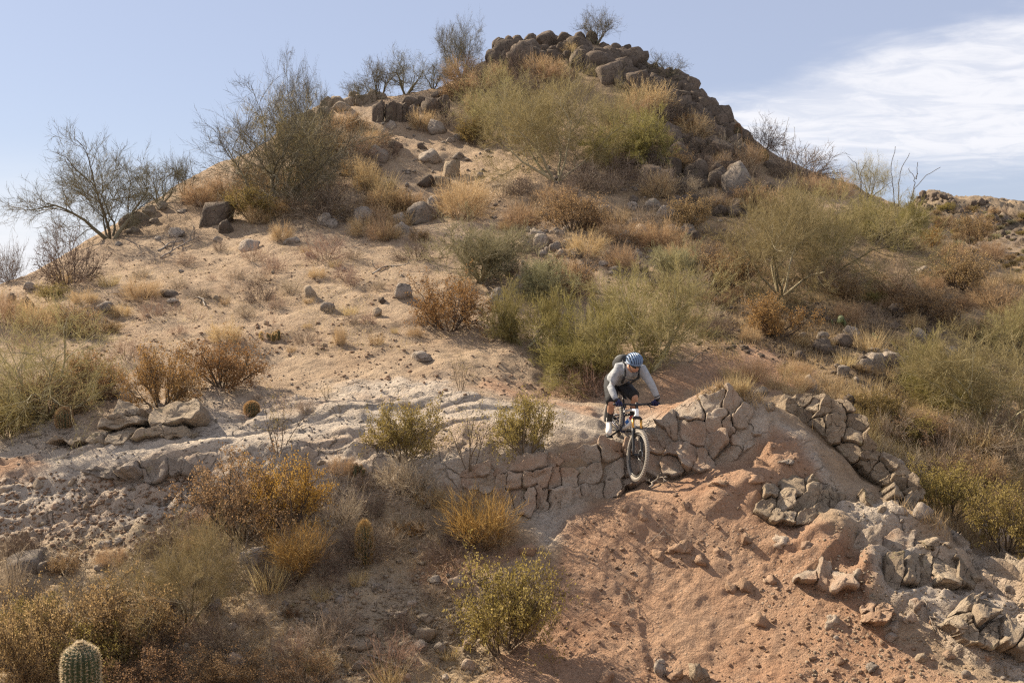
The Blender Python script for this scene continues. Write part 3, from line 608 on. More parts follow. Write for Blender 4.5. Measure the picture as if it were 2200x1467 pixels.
rock_face('corner_outcrop', 'rounded yellowish cracked boulders at the lower right corner', 'rock outcrop', voronoi(o6, [(2100,1328),(2062,1335),(2050,1352),(2080,1372),(2120,1372),(2165,1380),(2200,1395),(2060,1315)]), M_rock_tan, bulge=.13, gap=1.2, lim=.4)
cells = [[(312,905),(330,880),(395,864),(430,864),(438,900),(410,912),(330,922)], [(236,905),(252,872),(280,860),(308,882),(296,892),(240,908)], [(234,952),(240,928),(285,912),(318,925),(292,932),(286,950),(260,958)],
         [(288,948),(300,930),(345,918),(400,918),(425,928),(415,940),(345,944),(300,950)], [(190,950),(194,935),(230,930),(232,948),(210,956)], [(135,955),(145,940),(188,936),(186,952),(160,958)], [(104,958),(112,946),(136,944),(134,956)], [(215,924),(222,908),(300,893),(310,905),(255,920)]]
rock_face('slab_outcrop', 'tan layered slab outcrop beside the trail on the left', 'rock outcrop', [np.array(c, float) for c in cells], M_rock_tan, bulge=.10, gap=.6, tilt=.2, back=.5, yfun=lambda x, y: 14.72 + (958 - y) * .006, nb=44)
o7 = [(180,1020),(250,1000),(330,992),(410,1000),(405,1022),(330,1034),(230,1030)]
rock_face('bank_rock', 'dark greenish rock lens in the grey bank under the trail', 'rock outcrop', voronoi(o7, [(215,1018),(280,1012),(340,1010),(385,1010)]), M_rock_grey, bulge=.08, gap=1.2)

def crest(n, seed, poly, smin, smax, kind=None):
    r = random.Random(seed); S = sorted(jitter_sites(poly, n, seed), key=lambda p: p[1])
    return [(p[0], p[1], (q := smin + (smax * 1.35 - smin) * r.random() ** 2.2), q * r.uniform(.55, .95), kind) for p in S]
summit = [(1072,108,32,34),(1092,110,30,34),(1108,108,36,34),(1138,104,26,32,'boxy'),(1180,100,66,36,'round'),(1216,98,42,30,'round'),(1243,92,30,26),(1272,94,30,28,'sharp'),(1300,106,26,18,'sharp'),(1325,116,32,24),(1345,122,24,26),
          (1150,122,34,22),(1250,112,44,30),(1195,116,28,20),(1062,132,40,26),(1120,128,36,22)]
sp1 = [(1052,130),(1100,112),(1200,106),(1330,122),(1400,160),(1450,190),(1500,232),(1545,268),(1530,290),(1470,240),(1400,200),(1330,175),(1290,150),(1220,135),(1130,140),(1065,150)]
sp2 = [(1230,125),(1330,125),(1420,180),(1490,235),(1450,235),(1380,205),(1310,180),(1250,150)]
summit += [(1436,166,28,22),(1458,182,50,40,'sharp'),(1486,200,46,34,'sharp'),(1510,220,40,30,'sharp'),(1530,240,44,32,'sharp'),(1556,262,48,34,'boxy'),(1580,286,34,24,'sharp'),(1600,306,44,30),(1352,130,30,24),(1372,150,34,26),(1398,165,34,28),(1420,178,36,28,'boxy'),(1442,190,34,28),(1458,205,36,34,'boxy'),(1478,215,40,40,'boxy'),(1496,232,36,36),(1512,246,36,36,'boxy'),(1530,262,40,36),(1548,276,36,34),(1566,290,30,26),(1500,262,44,40),(1470,240,44,36,'boxy'),(1440,225,40,34)]
summit += crest(70, 21, sp1, 20, 40) + crest(60, 22, sp2, 22, 44)
boulder_pile('summit_outcrop', 'heap of dark weathered boulders crowning the summit of the hill', 'rock outcrop', summit, 'brown', kinds=('sharp', 'boxy', 'sharp'))
columns = [(813,262,27,46,'boxy'),(838,262,24,45,'boxy'),(856,262,17,44,'boxy'),(868,262,13,42,'boxy'),(887,268,29,44,'sharp'),(881,232,42,28,'round'),(923,246,44,38,'round'),(946,245,14,36,'boxy'),(958,252,18,48,'boxy'),(942,208,36,16,'round'),(905,226,18,20,'boxy')]
boulder_pile('column_outcrop', 'row of upright column-shaped rocks on the upper left shoulder of the hill', 'rock outcrop', columns, 'brown', tilt=5)
boulder_pile('shoulder_outcrop', 'row of brown boulders along the skyline left of the column-shaped rocks', 'rock outcrop',
             [(700,232,30,26),(722,226,34,24),(748,222,26,18),(760,214,24,30,'boxy'),(800,212,34,26),(778,226,40,24),(735,240,44,22),(695,250,36,24),(820,214,24,18),(665,262,40,28),(640,285,44,40,'boxy'),(612,305,40,44,'boxy'),(650,300,40,36)], 'tan')
boulder_pile('flank_rocks', 'dark broken rocks scattered down the right flank beside the pointed boulder', 'rock outcrop', crest(56, 51, [(1370,260),(1480,290),(1600,340),(1680,430),(1640,490),(1480,460),(1380,400)], 14, 44), 'brown', kinds=('sharp', 'boxy', 'round'))
boulder_pile('lower_flank_rocks', 'grey brown rocks strewn on bare soil below the biggest palo verde', 'rock outcrop', crest(30, 52, [(1250,450),(1420,450),(1530,560),(1480,640),(1300,570)], 10, 32), 'grey', kinds=('sharp', 'round'))
boulder_pile('grey_rubble', 'patch of broken grey rocks above the pale green bush in the middle', 'rock outcrop', crest(22, 31, [(1120,500),(1180,492),(1230,520),(1232,552),(1180,555),(1130,545)], 14, 30, None), 'grey', kinds=('sharp', 'boxy', 'round'))
boulder_pile('slope_outcrop', 'tumbled angular rocks on the steep slope left of the pointed boulder', 'rock outcrop', crest(30, 37, [(1400,215),(1470,235),(1550,290),(1600,330),(1560,340),(1480,290),(1420,250)], 22, 46) + crest(34, 33, [(1460,290),(1500,300),(1540,370),(1570,400),(1520,410),(1470,400),(1440,360)], 16, 36), 'brown', kinds=('sharp', 'boxy'))
boulder_pile('bank_rubble', 'grey boulders tumbled on the gully bank left of the right edge tree', 'rock outcrop', [(1812,806,26,22),(1808,786,18,14),(1842,822,14,14),(1862,800,30,30),(1885,795,44,40),(1915,790,40,36),(1940,812,30,26),(1905,770,40,22),(1880,762,26,16),(1950,785,24,22),(1800,790,14,10),(1925,815,20,14)], 'grey')
boulder_pile('left_rubble', 'pale rocks tumbled under the skyline tree on the left', 'rock outcrop', [(318,462,30,22),(345,452,26,22),(400,440,28,18,'sharp'),(412,425,24,14),(430,412,34,12),(300,478,40,26),(270,488,38,30),(285,500,30,14),(330,480,22,12),(390,458,22,10)], 'grey', kinds=('sharp', 'round'))

for a in [ # loose boulders: photo column, foot row, width, height, label, shape, material
 (465,482,62,54,'big brown squarish boulder standing alone on the upper left slope','boxy','brown'),
 (482,502,36,32,'dark rounded stone just below the big squarish boulder','round','brown'),
 (534,538,50,26,'flat-topped grey rock on the sand below the two dark boulders','sharp','grey'),
 (625,524,38,16,'low flat grey stone half buried in the sand right of the flat-topped rock','round','grey'),
 (696,484,34,30,'small round grey boulder under the dead brush below the skyline trees','round','grey'),
 (778,484,62,42,'round grey boulder with a dry tuft against its front','round','grey'),
 (905,480,74,48,'broad grey boulder with a yellow lichen spot in the middle of the slope','round','grey'),
 (936,466,40,46,'leaning slab behind the broad boulder with the lichen spot','sharp','grey'),
 (856,486,40,32,'smaller boulder touching the broad lichen boulder on its left','round','grey'),
 (862,503,44,28,'low pale boulder in front of the lichen boulder','round','grey'),
 (969,380,34,38,'cube-shaped boulder balanced on a small ledge','boxy','tan'),
 (945,398,44,18,'flat crumbly ledge under the cube-shaped boulder','boxy','tan'),
 (924,349,54,30,'smooth oval boulder left of the cube-shaped one','round','grey'),
 (938,289,40,34,'round boulder below the right end of the column-shaped rocks','round','grey'),
 (840,278,22,20,'small pointed stone at the foot of the column-shaped rocks','round','grey'),
 (812,346,48,38,'pale rounded boulder on the left of the bare dirt chute','round','grey'),
 (780,310,20,18,'little pale stone among straw tufts left of the dirt chute','round','grey'),
 (848,318,34,18,'flat brown boulder lying in the upper dirt chute','round','brown'),
 (988,300,28,16,'low rock at the left foot of the big middle palo verde','round','grey'),
 (1005,302,18,18,'upright stone at the left foot of the big middle palo verde','sharp','grey'),
 (968,306,20,12,'small stone beside the upper dirt chute','round','grey'),
 (866,642,40,34,'dark pointed stone on the sand left of the rust shrub','sharp','grey'),
 (822,652,22,14,'small dark lump below the pointed stone on the sand','lump','brown'),
 (906,778,50,24,'lone dark grey rock on bare sand in the middle of the picture','sharp','grey'),
 (703,668,32,20,'angular grey stone alone on the open sand','sharp','grey'),
 (1070,655,40,38,'white-faced slanted rock right of the rust shrub','sharp','grey'),
 (1112,606,22,20,'round stone beneath the pale green bush','round','grey'),
 (1095,595,26,22,'dark stone in shadow beneath the pale green bush','round','brown'),
 (1460,695,34,28,'grey boulder at the right edge of the palo verde behind the rider','round','grey'),
 (1325,588,36,18,'half-buried grey rock above the palo verde behind the rider','round','grey'),
 (1742,838,32,34,'pale egg-shaped boulder beside the trail bend','round','grey'),
 (1592,418,68,76,'large pointed grey boulder on the upper right slope','peak','grey'),
 (1545,392,50,34,'rounded rock leaning against the left of the large pointed boulder','round','brown'),
 (1655,362,30,18,'brown rock at the foot of the skyline brush on the right','round','brown'),
 (1230,440,44,40,'dark leaning slab under the big middle palo verde','sharp','grey'),
 (1190,430,30,18,'grey stone at the trunk foot of the big middle palo verde','round','grey'),
 (1300,470,40,34,'grey rounded rock below the right side of the big middle palo verde','round','grey'),
 (52,668,36,34,'dark upright stone on the far left slope','round','brown'),
 (20,650,26,22,'smaller dark stone left of the upright stone on the far left','round','brown'),
 (62,624,26,20,'grey stone above the upright one on the far left','round','grey'),
 (222,670,42,24,'rounded grey rock among tufts on the left slope','round','grey'),
 (362,638,46,18,'low overhanging rock on the left sand slope','round','brown'),
 (368,652,26,12,'flat pale stone below the low overhanging rock','round','grey'),
 (375,510,40,22,'pale flat rock on the sand below the left rubble','round','grey'),
 (505,1446,40,46,'pinkish split boulder near the bottom left','sharp','red'),
 (500,1470,34,24,'dark round stone under the pinkish split boulder','round','grey'),
 (50,1228,76,38,'flat grey slab in the brush at the lower left edge','boxy','grey'),
 (92,1232,26,30,'end piece broken off the flat grey slab at the lower left','boxy','grey'),
 (770,1106,28,34,'white rounded stone in the grey gully','round','tan'),
 (780,1366,46,16,'thin brown slab propped on stones near the bottom','round','tan'),
 (860,1328,28,16,'pale flat stone above the propped slab','sharp','grey'),
 (945,1408,28,26,'grey angular stone near the bottom middle','sharp','grey'),
 (888,1362,22,24,'small pale stone right of the propped slab','round','grey'),
 (915,1378,50,30,'split dirt-coloured rock left of the bottom olive bush','sharp','tan'),
 (770,1400,56,22,'broken pale rock below the propped slab','sharp','tan'),
 (1134,1192,46,26,'orange-faced rock above the bottom olive bush','round','dirt'),
 (1418,1452,34,34,'white sliver of rock lying on the red slope at the bottom','sharp','grey'),
 (1302,1468,44,26,'dark rock at the bottom edge on the red slope','sharp','dirt'),
 (1505,1470,52,46,'rough grey boulder at the bottom edge on the red slope','lump','tan'),
 (1450,1462,40,24,'flat brown rock left of the rough boulder at the bottom edge','lump','dirt'),
 (730,1296,22,18,'small white stone below the orange grassy shrub','round','grey'),
 (700,1330,30,22,'round pale stone in the litter below the orange grassy shrub','round','grey'),
 (545,1210,60,34,'grey rock behind the orange grassy shrub','boxy','grey'),
 (890,1188,30,10,'flat pale stone below the golden dry bush','round','grey'),
 (920,1090,60,46,'sloping grey rock at the left end of the cracked wall','lump','grey'),
 (252,1170,24,16,'small bluish stone at the foot of the grey bank','round','grey'),
 (225,1178,30,18,'pale stone left of the bluish stone at the foot of the grey bank','round','grey'),
 (152,1045,14,16,'small tan stone high on the grey bank','round','tan'),
 (184,1095,14,18,'upright tan stone on the grey bank','round','tan'),
 (690,1000,18,12,'white stone beside the trail above the big orange shrub','round','tan'),
 (1940,680,60,30,'dark overhanging rock on the right grassy slope','sharp','brown'),
 (1830,724,40,26,'grey rock beside the prickly pear on the right slope','round','grey'),
 (1815,745,44,28,'low dark rock below the prickly pear','round','brown'),
 (1770,760,50,34,'dark sloping rock above the gully bank','sharp','brown'),
 (1990,590,36,20,'pale rock on the slope near the right edge','round','grey'),
 (1640,850,36,20,'grey stone at the top of the ridge chute','round','tan'),
 (1690,872,34,26,'pale stone left of the upright ridge blocks','round','tan'),
 (1655,880,26,16,'small rough stone on the crest left of the pale ridge stone','round','tan'),
 (1825,880,26,34,'narrow upright stone behind the ridge blocks','sharp','brown'),
 (1930,1030,40,46,'pale jagged rock where the ridge meets the grass','sharp','grey'),
 (1980,1025,24,14,'first small pale stone in the row right of the jagged rock','round','grey'),
 (2005,1022,22,14,'second small pale stone in the row beside the jagged rock','round','grey'),
 (1985,1115,44,34,'grey block at the left foot of the olive bush on the ridge','round','grey'),
 (2000,1180,44,20,'low crumbly rock on the pale slab under the olive bush','lump','tan'),
 (1690,1002,36,14,'thin grey rock lying at the top of the red hollow','lump','grey'),
 (1400,1040,24,14,'dead root stub beside the front wheel','lump','brown'),
]:
    boulder(*a)
for px, py, w, h, lab in [ # earth lumps half buried in the red slope
 (1385,1112,44,28,'rounded lump of rock alone on the red slope below the front wheel'), (1345,1098,26,16,'small earth lump left of the rounded lump below the wheel'), (1478,1092,20,22,'little knob of earth lying in the rider\'s shadow'),
 (1465,1190,56,34,'crusty double lump in the middle of the red slope'), (1420,1200,40,22,'crumbled earth left of the crusty double lump'), (1512,1214,66,26,'low crusty earth shelf right of the double lump'), (1545,1190,30,20,'small knob above the low earth shelf'),
 (1610,1268,54,36,'cleft rock knob on the red slope'), (1575,1270,40,22,'small crumbs of rock left of the cleft knob'), (1660,1252,40,24,'brown knob right of the cleft knob'),
 (1680,1168,60,26,'greyish half-buried rock above the cleft knob'), (1610,1165,34,18,'flat half-buried rock on the red slope'), (1735,1176,40,24,'rounded pale hump beside the pale slab'),
 (1640,1345,56,36,'pair of rough lumps low on the red slope'),
 (1790,1340,50,34,'rough knob below the wrinkled humps'), (1918,1355,44,40,'rounded clod by the dead stick on the right'), (1960,1340,40,34,'pale clod right of the dead stick'),
 (1690,1080,70,50,'sloping pink rock on the ridge foot'), (1840,1240,40,26,'small pink clod under the ledge'), (2010,1262,70,44,'brownish hump under the right end of the ledge'), (1975,1305,60,30,'low hump above the dead stick'), (1320,1345,26,14,'tiny clod on the red slope near the bottom bush'),
 (1545,1045,50,18,'worn pink ridge of rock in the hollow beside the mound'), (1620,1035,60,20,'pale worn ridge of rock right of the hollow')]:
    boulder(px, py, w * (1 if px < 1670 else .8), h * (.8 if px < 1670 else .6), lab, 'lump', 'dirt' if px < 1670 else 'red', name='embedded_rock', sink=.52, tilt=25)

# ------------------------------------------------------------------ the bicycle and its rider
class MB:
    def __init__(s): s.V, s.F, s.n = [], {3: [], 4: []}, 0
    def _a(s, V, q=None, t=None):
        s.V.append(np.asarray(V, float))
        if q is not None and len(q): s.F[4].append(np.asarray(q) + s.n)
        if t is not None and len(t): s.F[3].append(np.asarray(t) + s.n)
        s.n += len(V); return s
    def tube(s, pts, rad, n=10, cap=True, flat=1.0, ref=None):
        P = np.array([tuple(p) for p in pts], float); R = np.broadcast_to(np.asarray(rad, float), (len(P),))
        tan = nrm_(np.gradient(P, axis=0)); rf = np.array(ref if ref is not None else (0.31, 0.17, 0.93), float)
        u = nrm_(np.cross(tan, rf)); v = np.cross(u, tan); a = np.arange(n) * 2 * np.pi / n
        V = P[:, None] + R[:, None, None] * (u[:, None] * np.cos(a)[None, :, None] + flat * v[:, None] * np.sin(a)[None, :, None])
        I = np.arange(len(P) * n).reshape(len(P), n); J = np.roll(I, -1, 1); V = V.reshape(-1, 3); t = []
        if cap:
            V = np.vstack([V, P[:1] - tan[:1] * R[0] * .3, P[-1:] + tan[-1:] * R[-1] * .3]); k = len(V)
            t = np.concatenate([np.stack([np.full(n, k - 2), J[0], I[0]], 1), np.stack([np.full(n, k - 1), I[-1], J[-1]], 1)])
        return s._a(V, np.stack([I[:-1], J[:-1], J[1:], I[1:]], -1).reshape(-1, 4), t)
    def ell(s, c, ax, V=None):
        """ellipsoid: ax rows are the half axes"""
        return s._a((ICO2 if V is None else V) @ np.array([tuple(x) for x in ax]) + np.array(tuple(c)), t=ICO2F)
    def torus(s, c, axis, R, r, n=48, m=10, flat=1.0):
        ax = np.array(Vector(axis).normalized()); u = nrm_(np.cross(ax, [0.1, .3, .9])); v = np.cross(ax, u); a = np.arange(n) * 2 * np.pi / n; b = np.arange(m) * 2 * np.pi / m
        d = u[None] * np.cos(a)[:, None] + v[None] * np.sin(a)[:, None]
        V = np.array(tuple(c)) + d[:, None] * (R + r * np.cos(b))[None, :, None] + ax * (r * flat * np.sin(b))[None, :, None]
        I = np.arange(n * m).reshape(n, m); J = np.roll(I, -1, 0); return s._a(V.reshape(-1, 3), np.stack([I, J, np.roll(J, -1, 1), np.roll(I, -1, 1)], -1).reshape(-1, 4))
    def box(s, c, ax):
        A = np.array([tuple(x) for x in ax]); S = np.array([[i, j, k] for i in (-1, 1) for j in (-1, 1) for k in (-1, 1)], float)
        return s._a(S @ A + np.array(tuple(c)), [[0, 1, 3, 2], [4, 6, 7, 5], [0, 4, 5, 1], [2, 3, 7, 6], [0, 2, 6, 4], [1, 5, 7, 3]])
    def build(s, name, mat, parent, origin=None, smooth=True, **props):
        org = np.array(parent_loc(parent))
        me = new_mesh(name, np.concatenate(s.V) - org, [np.concatenate(f) for f in s.F.values() if f], mat, smooth=smooth)
        bm = bmesh.new(); bm.from_mesh(me); bmesh.ops.recalc_face_normals(bm, faces=bm.faces); bm.to_mesh(me); bm.free()
        return obj(name, me, parent, **props)
def parent_loc(p):
    v = Vector((0, 0, 0))
    while p is not None: v += p.location; p = p.parent
    return v
M_white = plain('white_frame_paint', (0.74, 0.74, 0.73), .3, spec=.5, noise=.05); M_navy = plain('navy_frame_paint', (0.028, 0.030, 0.062), .4, noise=.2)
M_black = plain('black_parts', (0.018, 0.018, 0.020), .5, noise=.3); M_gold = plain('gold_stanchion', (0.52, 0.27, 0.06), .3, .6, noise=.1)
M_tyre = plain('dusty_tyre', (0.27, 0.24, 0.205), .95, noise=.25, scale=60); M_rim = plain('dark_rim', (0.05, 0.047, 0.043), .45, noise=.2); M_steel = plain('steel', (0.45, 0.45, 0.45), .35, .8)
M_jersey = plain('grey_jersey', (0.29, 0.30, 0.315), .85, noise=.18, scale=22, folds=.45); M_shorts = plain('black_shorts', (0.016, 0.016, 0.018), .85, noise=.3, scale=14, folds=.4)
M_skin = plain('skin', (0.45, 0.245, 0.155), .55, noise=.08, scale=12); M_glove = plain('navy_glove', (0.022, 0.026, 0.085), .7, noise=.3); M_shoe = plain('white_shoe', (0.66, 0.64, 0.60), .6, noise=.08)
M_helm = plain('blue_helmet', (0.115, 0.175, 0.28), .35, spec=.5, noise=.1); M_sock = plain('dark_socks', (0.03, 0.028, 0.028), .9, noise=.2); M_lens = plain('dark_lens', (0.01, 0.008, 0.008), .12, spec=.6); M_pack = plain('black_pack', (0.028, 0.029, 0.031), .8, noise=.3)
M_packg = plain('grey_pack_panel', (0.16, 0.165, 0.165), .8, noise=.2); M_hair = plain('dark_hair', (0.06, 0.045, 0.035), .8); M_blue = plain('blue_bottle', (0.03, 0.14, 0.42), .4); M_redp = plain('red_cap', (0.45, 0.07, 0.05), .5); M_lip = plain('lips', (0.36, 0.15, 0.11), .5)
M_groove = plain('helmet_liner', (0.03, 0.042, 0.065), .8)

FH, RH = P3(1370, 978, 14.25), P3(1317, 898.5, 15.35)
BAR, BBp, SEATC, SAD = P3(1368, 869, 14.62), P3(1338, 925, 15.0), P3(1341, 884, 15.18), P3(1339, 847, 15.28)
hd = (FH - RH).normalized(); upw = Vector((0.03, .36, 1)).normalized(); axl = hd.cross(upw).normalized(); axl = axl if axl.x < 0 else -axl   # axl points to the rider's right
left = -axl; st = (BAR - FH); SA = lambda f: FH + st * f
bike = thing('mountain_bike', 'white and navy full-suspension mountain bike nosing down the rock drop', 'bicycle', (FH + RH) / 2)
for hub, nm in ((FH, 0), (RH, 1)):
    up = (st.normalized() if nm == 0 else upw); ax = axl
    wroot = MB().tube([hub - ax * .06, hub - ax * .03, hub + ax * .03, hub + ax * .06], [.012, .026, .026, .012], 12).build('wheel', M_black, bike)
    tm = MB().torus(hub, ax, .343, .027, 72, 12)
    a1 = np.array(nrm_(np.cross(np.array(ax), [0.1, .3, .9]))); a2 = np.cross(np.array(ax), a1)
    for i in range(66):
        for j in (-1, 1):
            a = (i + .25 * j) * 2 * math.pi / 66; d = a1 * math.cos(a) + a2 * math.sin(a); t = -a1 * math.sin(a) + a2 * math.cos(a)
            tm.box(np.array(hub) + d * .369 + np.array(ax) * .012 * j, [d * .006, t * .009, np.array(ax) * .008])
    tm.build('tyre', M_tyre, wroot); MB().torus(hub, ax, .301, .013, 64, 8, 1.3).build('rim', M_rim, wroot)
    sm = MB()
    for i in range(28):
        a = i * 2 * math.pi / 28; b = a + (.5 if i % 2 else -.5); s_ = (.026 if (i // 2) % 2 else -.026); d = a1 * math.cos(a) + a2 * math.sin(a); e = a1 * math.cos(b) + a2 * math.sin(b)
        sm.tube([np.array(hub) + e * .024 + np.array(ax) * s_, np.array(hub) + d * .295], .0022, 4, False)
    sm.build('spokes', M_black, wroot); MB().torus(hub + ax * (-.04), ax, .072, .016, 32, 4, .08).build('brake_disc', M_steel, wroot)
# fork
fork = MB().tube([SA(.70) + axl * .068, SA(.735) + axl * .05, SA(.745), SA(.735) - axl * .05, SA(.70) - axl * .068], [.022, .024, .03, .024, .022], 10).build('fork', M_black, bike)
for s_ in (1, -1):
    o_ = axl * .064 * s_
    MB().tube([SA(.50) + o_, SA(.72) + o_], .0185, 12).build('stanchion', M_gold, fork)
    MB().tube([FH + o_, SA(.1) + o_, SA(.45) + o_, SA(.52) + o_], [.016, .019, .024, .025], 12).build('fork_leg', M_black, fork)
MB().tube([SA(.50) + axl * .06 - hd * .0, SA(.545) + axl * .03 + hd * .03, SA(.55) + hd * .035, SA(.545) - axl * .03 + hd * .03, SA(.50) - axl * .06], .011, 8).build('fork_arch', M_black, fork)
# frame
fr = MB(); HT, HB = SA(.90), SA(.765)
fr.tube([HB - st * .012, HB, HT, HT + st * .012], [.026, .031, .029, .024], 14)
fr.tube([HB + st * .03, HB.lerp(BBp, .5) - upw * .012, BBp + upw * .02], [.027, .031, .030], 12); fr.tube([HT - st * .02, HT.lerp(SEATC, .5) + upw * .01, SEATC], [.023, .021, .017], 12)
frame = fr.build('frame', M_white, bike)
rt = MB().tube([BBp, BBp.lerp(SEATC, .5), SEATC, SEATC + (SAD - SEATC) * .3], [.028, .022, .019, .018], 12)
for s_ in (1, -1):
    rt.tube([BBp + axl * .03 * s_, BBp.lerp(RH, .5) + axl * .055 * s_, RH + axl * .068 * s_], [.016, .013, .014], 8); rt.tube([SEATC - upw * .05 + axl * .02 * s_, SEATC.lerp(RH, .5) + axl * .05 * s_, RH + axl * .068 * s_], [.013, .011, .013], 8)
rt.ell(BBp, (axl * .045, hd * .035, upw * .035)); rt.build('rear_frame', M_navy, frame)
MB().tube([SEATC - upw * .04 + hd * .03, HT.lerp(SEATC, .55) - upw * .06], .018, 10).build('shock', M_black, frame)
e_c = SA(.84) + hd * .033 - upw * .002
MB().box(e_c, (axl * .011, st.normalized() * .013, hd * .003)).build('head_badge', M_navy, frame, smooth=False)
bv = (P3(1416, 867.5, 14.62) - P3(1325, 869.5, 14.48)).normalized()
b0, b1 = BAR - bv * .36, BAR + bv * .36; upb = Vector((0, .1, 1))
hb = MB().tube([b0 + upb * .012, BAR - bv * .16 + upb * .010, BAR - bv * .06 - upb * .004, BAR + bv * .06 - upb * .004, BAR + bv * .16 + upb * .010, b1 + upb * .012], [.011, .012, .017, .017, .012, .011], 10).build('handlebar', M_black, bike)
MB().tube([SA(.92), SA(.98), BAR], [.024, .024, .022], 10).build('stem', M_black, bike); MB().ell(SA(1.02) + hd * .015, (axl * .028, hd * .03, upw * .03)).build('bike_computer', M_black, hb)
for s_, e_ in ((-1, b0), (1, b1)):
    g0 = BAR + bv * .20 * s_ + upb * .011; MB().tube([g0, e_ + upb * .012], [.0165, .0165], 10).build('grip', M_black, hb)
    MB().tube([BAR + bv * .17 * s_ + upb * .0, BAR + bv * .19 * s_ + hd * .045 - upb * .015, BAR + bv * .27 * s_ + hd * .055 - upb * .03], [.013, .009, .006], 8).build('brake_lever', M_black, hb)
for k_, s_ in enumerate((1, -1)):
    A, B_ = BAR + bv * .18 * s_ + hd * .04, SA(.70) + axl * .05 * (1 if k_ else -1)
    MB().tube([A, A.lerp(B_, .25) + hd * .10 + bv * .05 * s_ - upb * .03, A.lerp(B_, .6) + hd * .11, B_], .0028, 6, False).build('cable', M_black, hb)
MB().tube([SEATC + (SAD - SEATC) * .25, SAD - upw * .03], [.0155, .0155], 10).build('seatpost', M_black, bike)
MB().tube([SAD + hd * .14 - upw * .012, SAD + hd * .05, SAD - hd * .05 + upw * .004, SAD - hd * .12 + upw * .012], [.018, .028, .062, .055], 12, flat=.42, ref=tuple(upw)).build('saddle', M_black, bike)
PR, PL = P3(1309, 936.5, 14.93), P3(1360, 926, 15.02)
ck = MB().torus(BBp + axl * .045, axl, .062, .012, 32, 4, .2).tube([BBp + axl * .06, PR.lerp(BBp, .25) + axl * .0, PR - axl * .05 * 0 + (BBp - PR) * .05], [.017, .014, .012], 8).tube([BBp - axl * .06, PL.lerp(BBp, .2)], [.017, .012], 8).build('crankset', M_black, bike)
for p_ in (PR, PL): MB().box(p_, (axl * .05, hd * .045, upw * .009)).build('pedal', M_black, ck, smooth=False)
chn = MB().tube([BBp + axl * .045 + upw * .06, RH + axl * .045 + upw * .035], .006, 6).tube([BBp + axl * .045 - upw * .06, RH + axl * .045 - upw * .10], .006, 6).build('chain', M_black, bike)
MB().torus(RH + axl * .04, axl, .075, .02, 32, 4, .5).build('cassette', M_steel, bike); MB().ell(RH + axl * .06 - upw * .10, (axl * .018, hd * .03, upw * .06)).build('derailleur', M_black, bike)
bo0, bo1 = BBp.lerp(HB, .30) + upw * .055, BBp.lerp(HB, .72) + upw * .062; bd = (bo1 - bo0)
bottle = thing('water_bottle', 'blue and white drink bottle with a red band on the bike frame', 'bottle', bo0)
MB().tube([bo0, bo0 + bd * .05, bo0 + bd * .5], [.03, .036, .036], 14).build('bottle_body', M_blue, bottle); MB().tube([bo0 + bd * .5, bo0 + bd * .72], [.0355, .036], 14).build('bottle_shoulder', M_white, bottle); MB().tube([bo0 + bd * .72, bo0 + bd * .84, bo0 + bd], [.036, .03, .012], 12).build('bottle_cap', M_redp, bottle)

# rider: joints
J = dict(pel=P3(1322, 818, 15.27), spi=P3(1332, 806, 15.02), che=P3(1349, 795, 14.80), nek=P3(1357, 789, 14.66), shR=P3(1331.5, 789, 14.80), shL=P3(1379, 795, 14.73), elR=P3(1312, 832, 14.74), elL=P3(1399, 825, 14.62), wrR=P3(1323, 858, 14.56), wrL=P3(1413, 855, 14.60),
         hipR=P3(1313, 822, 15.26), hipL=P3(1334, 824, 15.24), knR=P3(1314, 866, 14.86), knL=P3(1364, 851, 14.88), anR=P3(1309, 902, 15.08), anL=P3(1358, 897, 15.16), toR=P3(1308, 929, 14.84), toL=P3(1359, 917, 14.92))
rider = thing('person', 'mountain biker in grey jersey, black shorts and blue helmet crouched over the handlebars', 'person', J['pel'])
def skin_mesh(name, joints, edges, radii, mat, sub=2, root=0):
    org = rider.location; me = bpy.data.meshes.new(name); me.from_pydata([tuple(Vector(j) - org) for j in joints], edges, []); me.update()
    o = bpy.data.objects.new(name, me); COL.objects.link(o); sm_ = o.modifiers.new('skin', 'SKIN')
    for i, r in enumerate(radii):
        r = r if isinstance(r, tuple) else (r, r); me.skin_vertices[0].data[i].radius = r
        me.skin_vertices[0].data[i].use_root = (i == root)
    sm_.use_smooth_shade = True; ss = o.modifiers.new('sub', 'SUBSURF'); ss.levels = sub; ss.render_levels = sub
    dg = bpy.context.evaluated_depsgraph_get(); m2 = bpy.data.meshes.new_from_object(o.evaluated_get(dg)); m2.name = name
    bpy.data.objects.remove(o); m2.materials.clear(); m2.materials.append(mat)
    for p in m2.polygons: p.use_smooth = True
    return obj(name, m2, rider)
HC = P3(1363, 782, 14.56)                                            # head centre
hf = Vector((.22, -.86, -.40)).normalized(); hu = Vector((.02, -.40, .9)); hu = (hu - hf * hu.dot(hf)).normalized(); hr = hf.cross(hu).normalized()
L_ = lambda a, b, t: J[a].lerp(J[b], t)
names = ['pel', 'spi', 'che', 'nek', 'shR', 'elR', 'wrR', 'shL', 'elL', 'wrL', 'hipR', 'knR', 'anR', 'hipL', 'knL', 'anL']
jb = [J[n] for n in names] + [HC - hu * .02, L_('knR', 'anR', .35), L_('knL', 'anL', .35)]
ed = [(0, 1), (1, 2), (2, 3), (2, 4), (4, 5), (5, 6), (2, 7), (7, 8), (8, 9), (0, 10), (10, 11), (11, 17), (17, 12), (0, 13), (13, 14), (14, 18), (18, 15), (3, 16)]
skin_mesh('body', jb, ed, [.11, .11, .115, .052, .046, .038, .029, .046, .038, .029, .095, .058, .036, .095, .058, .036, .06, .055, .055], M_skin)
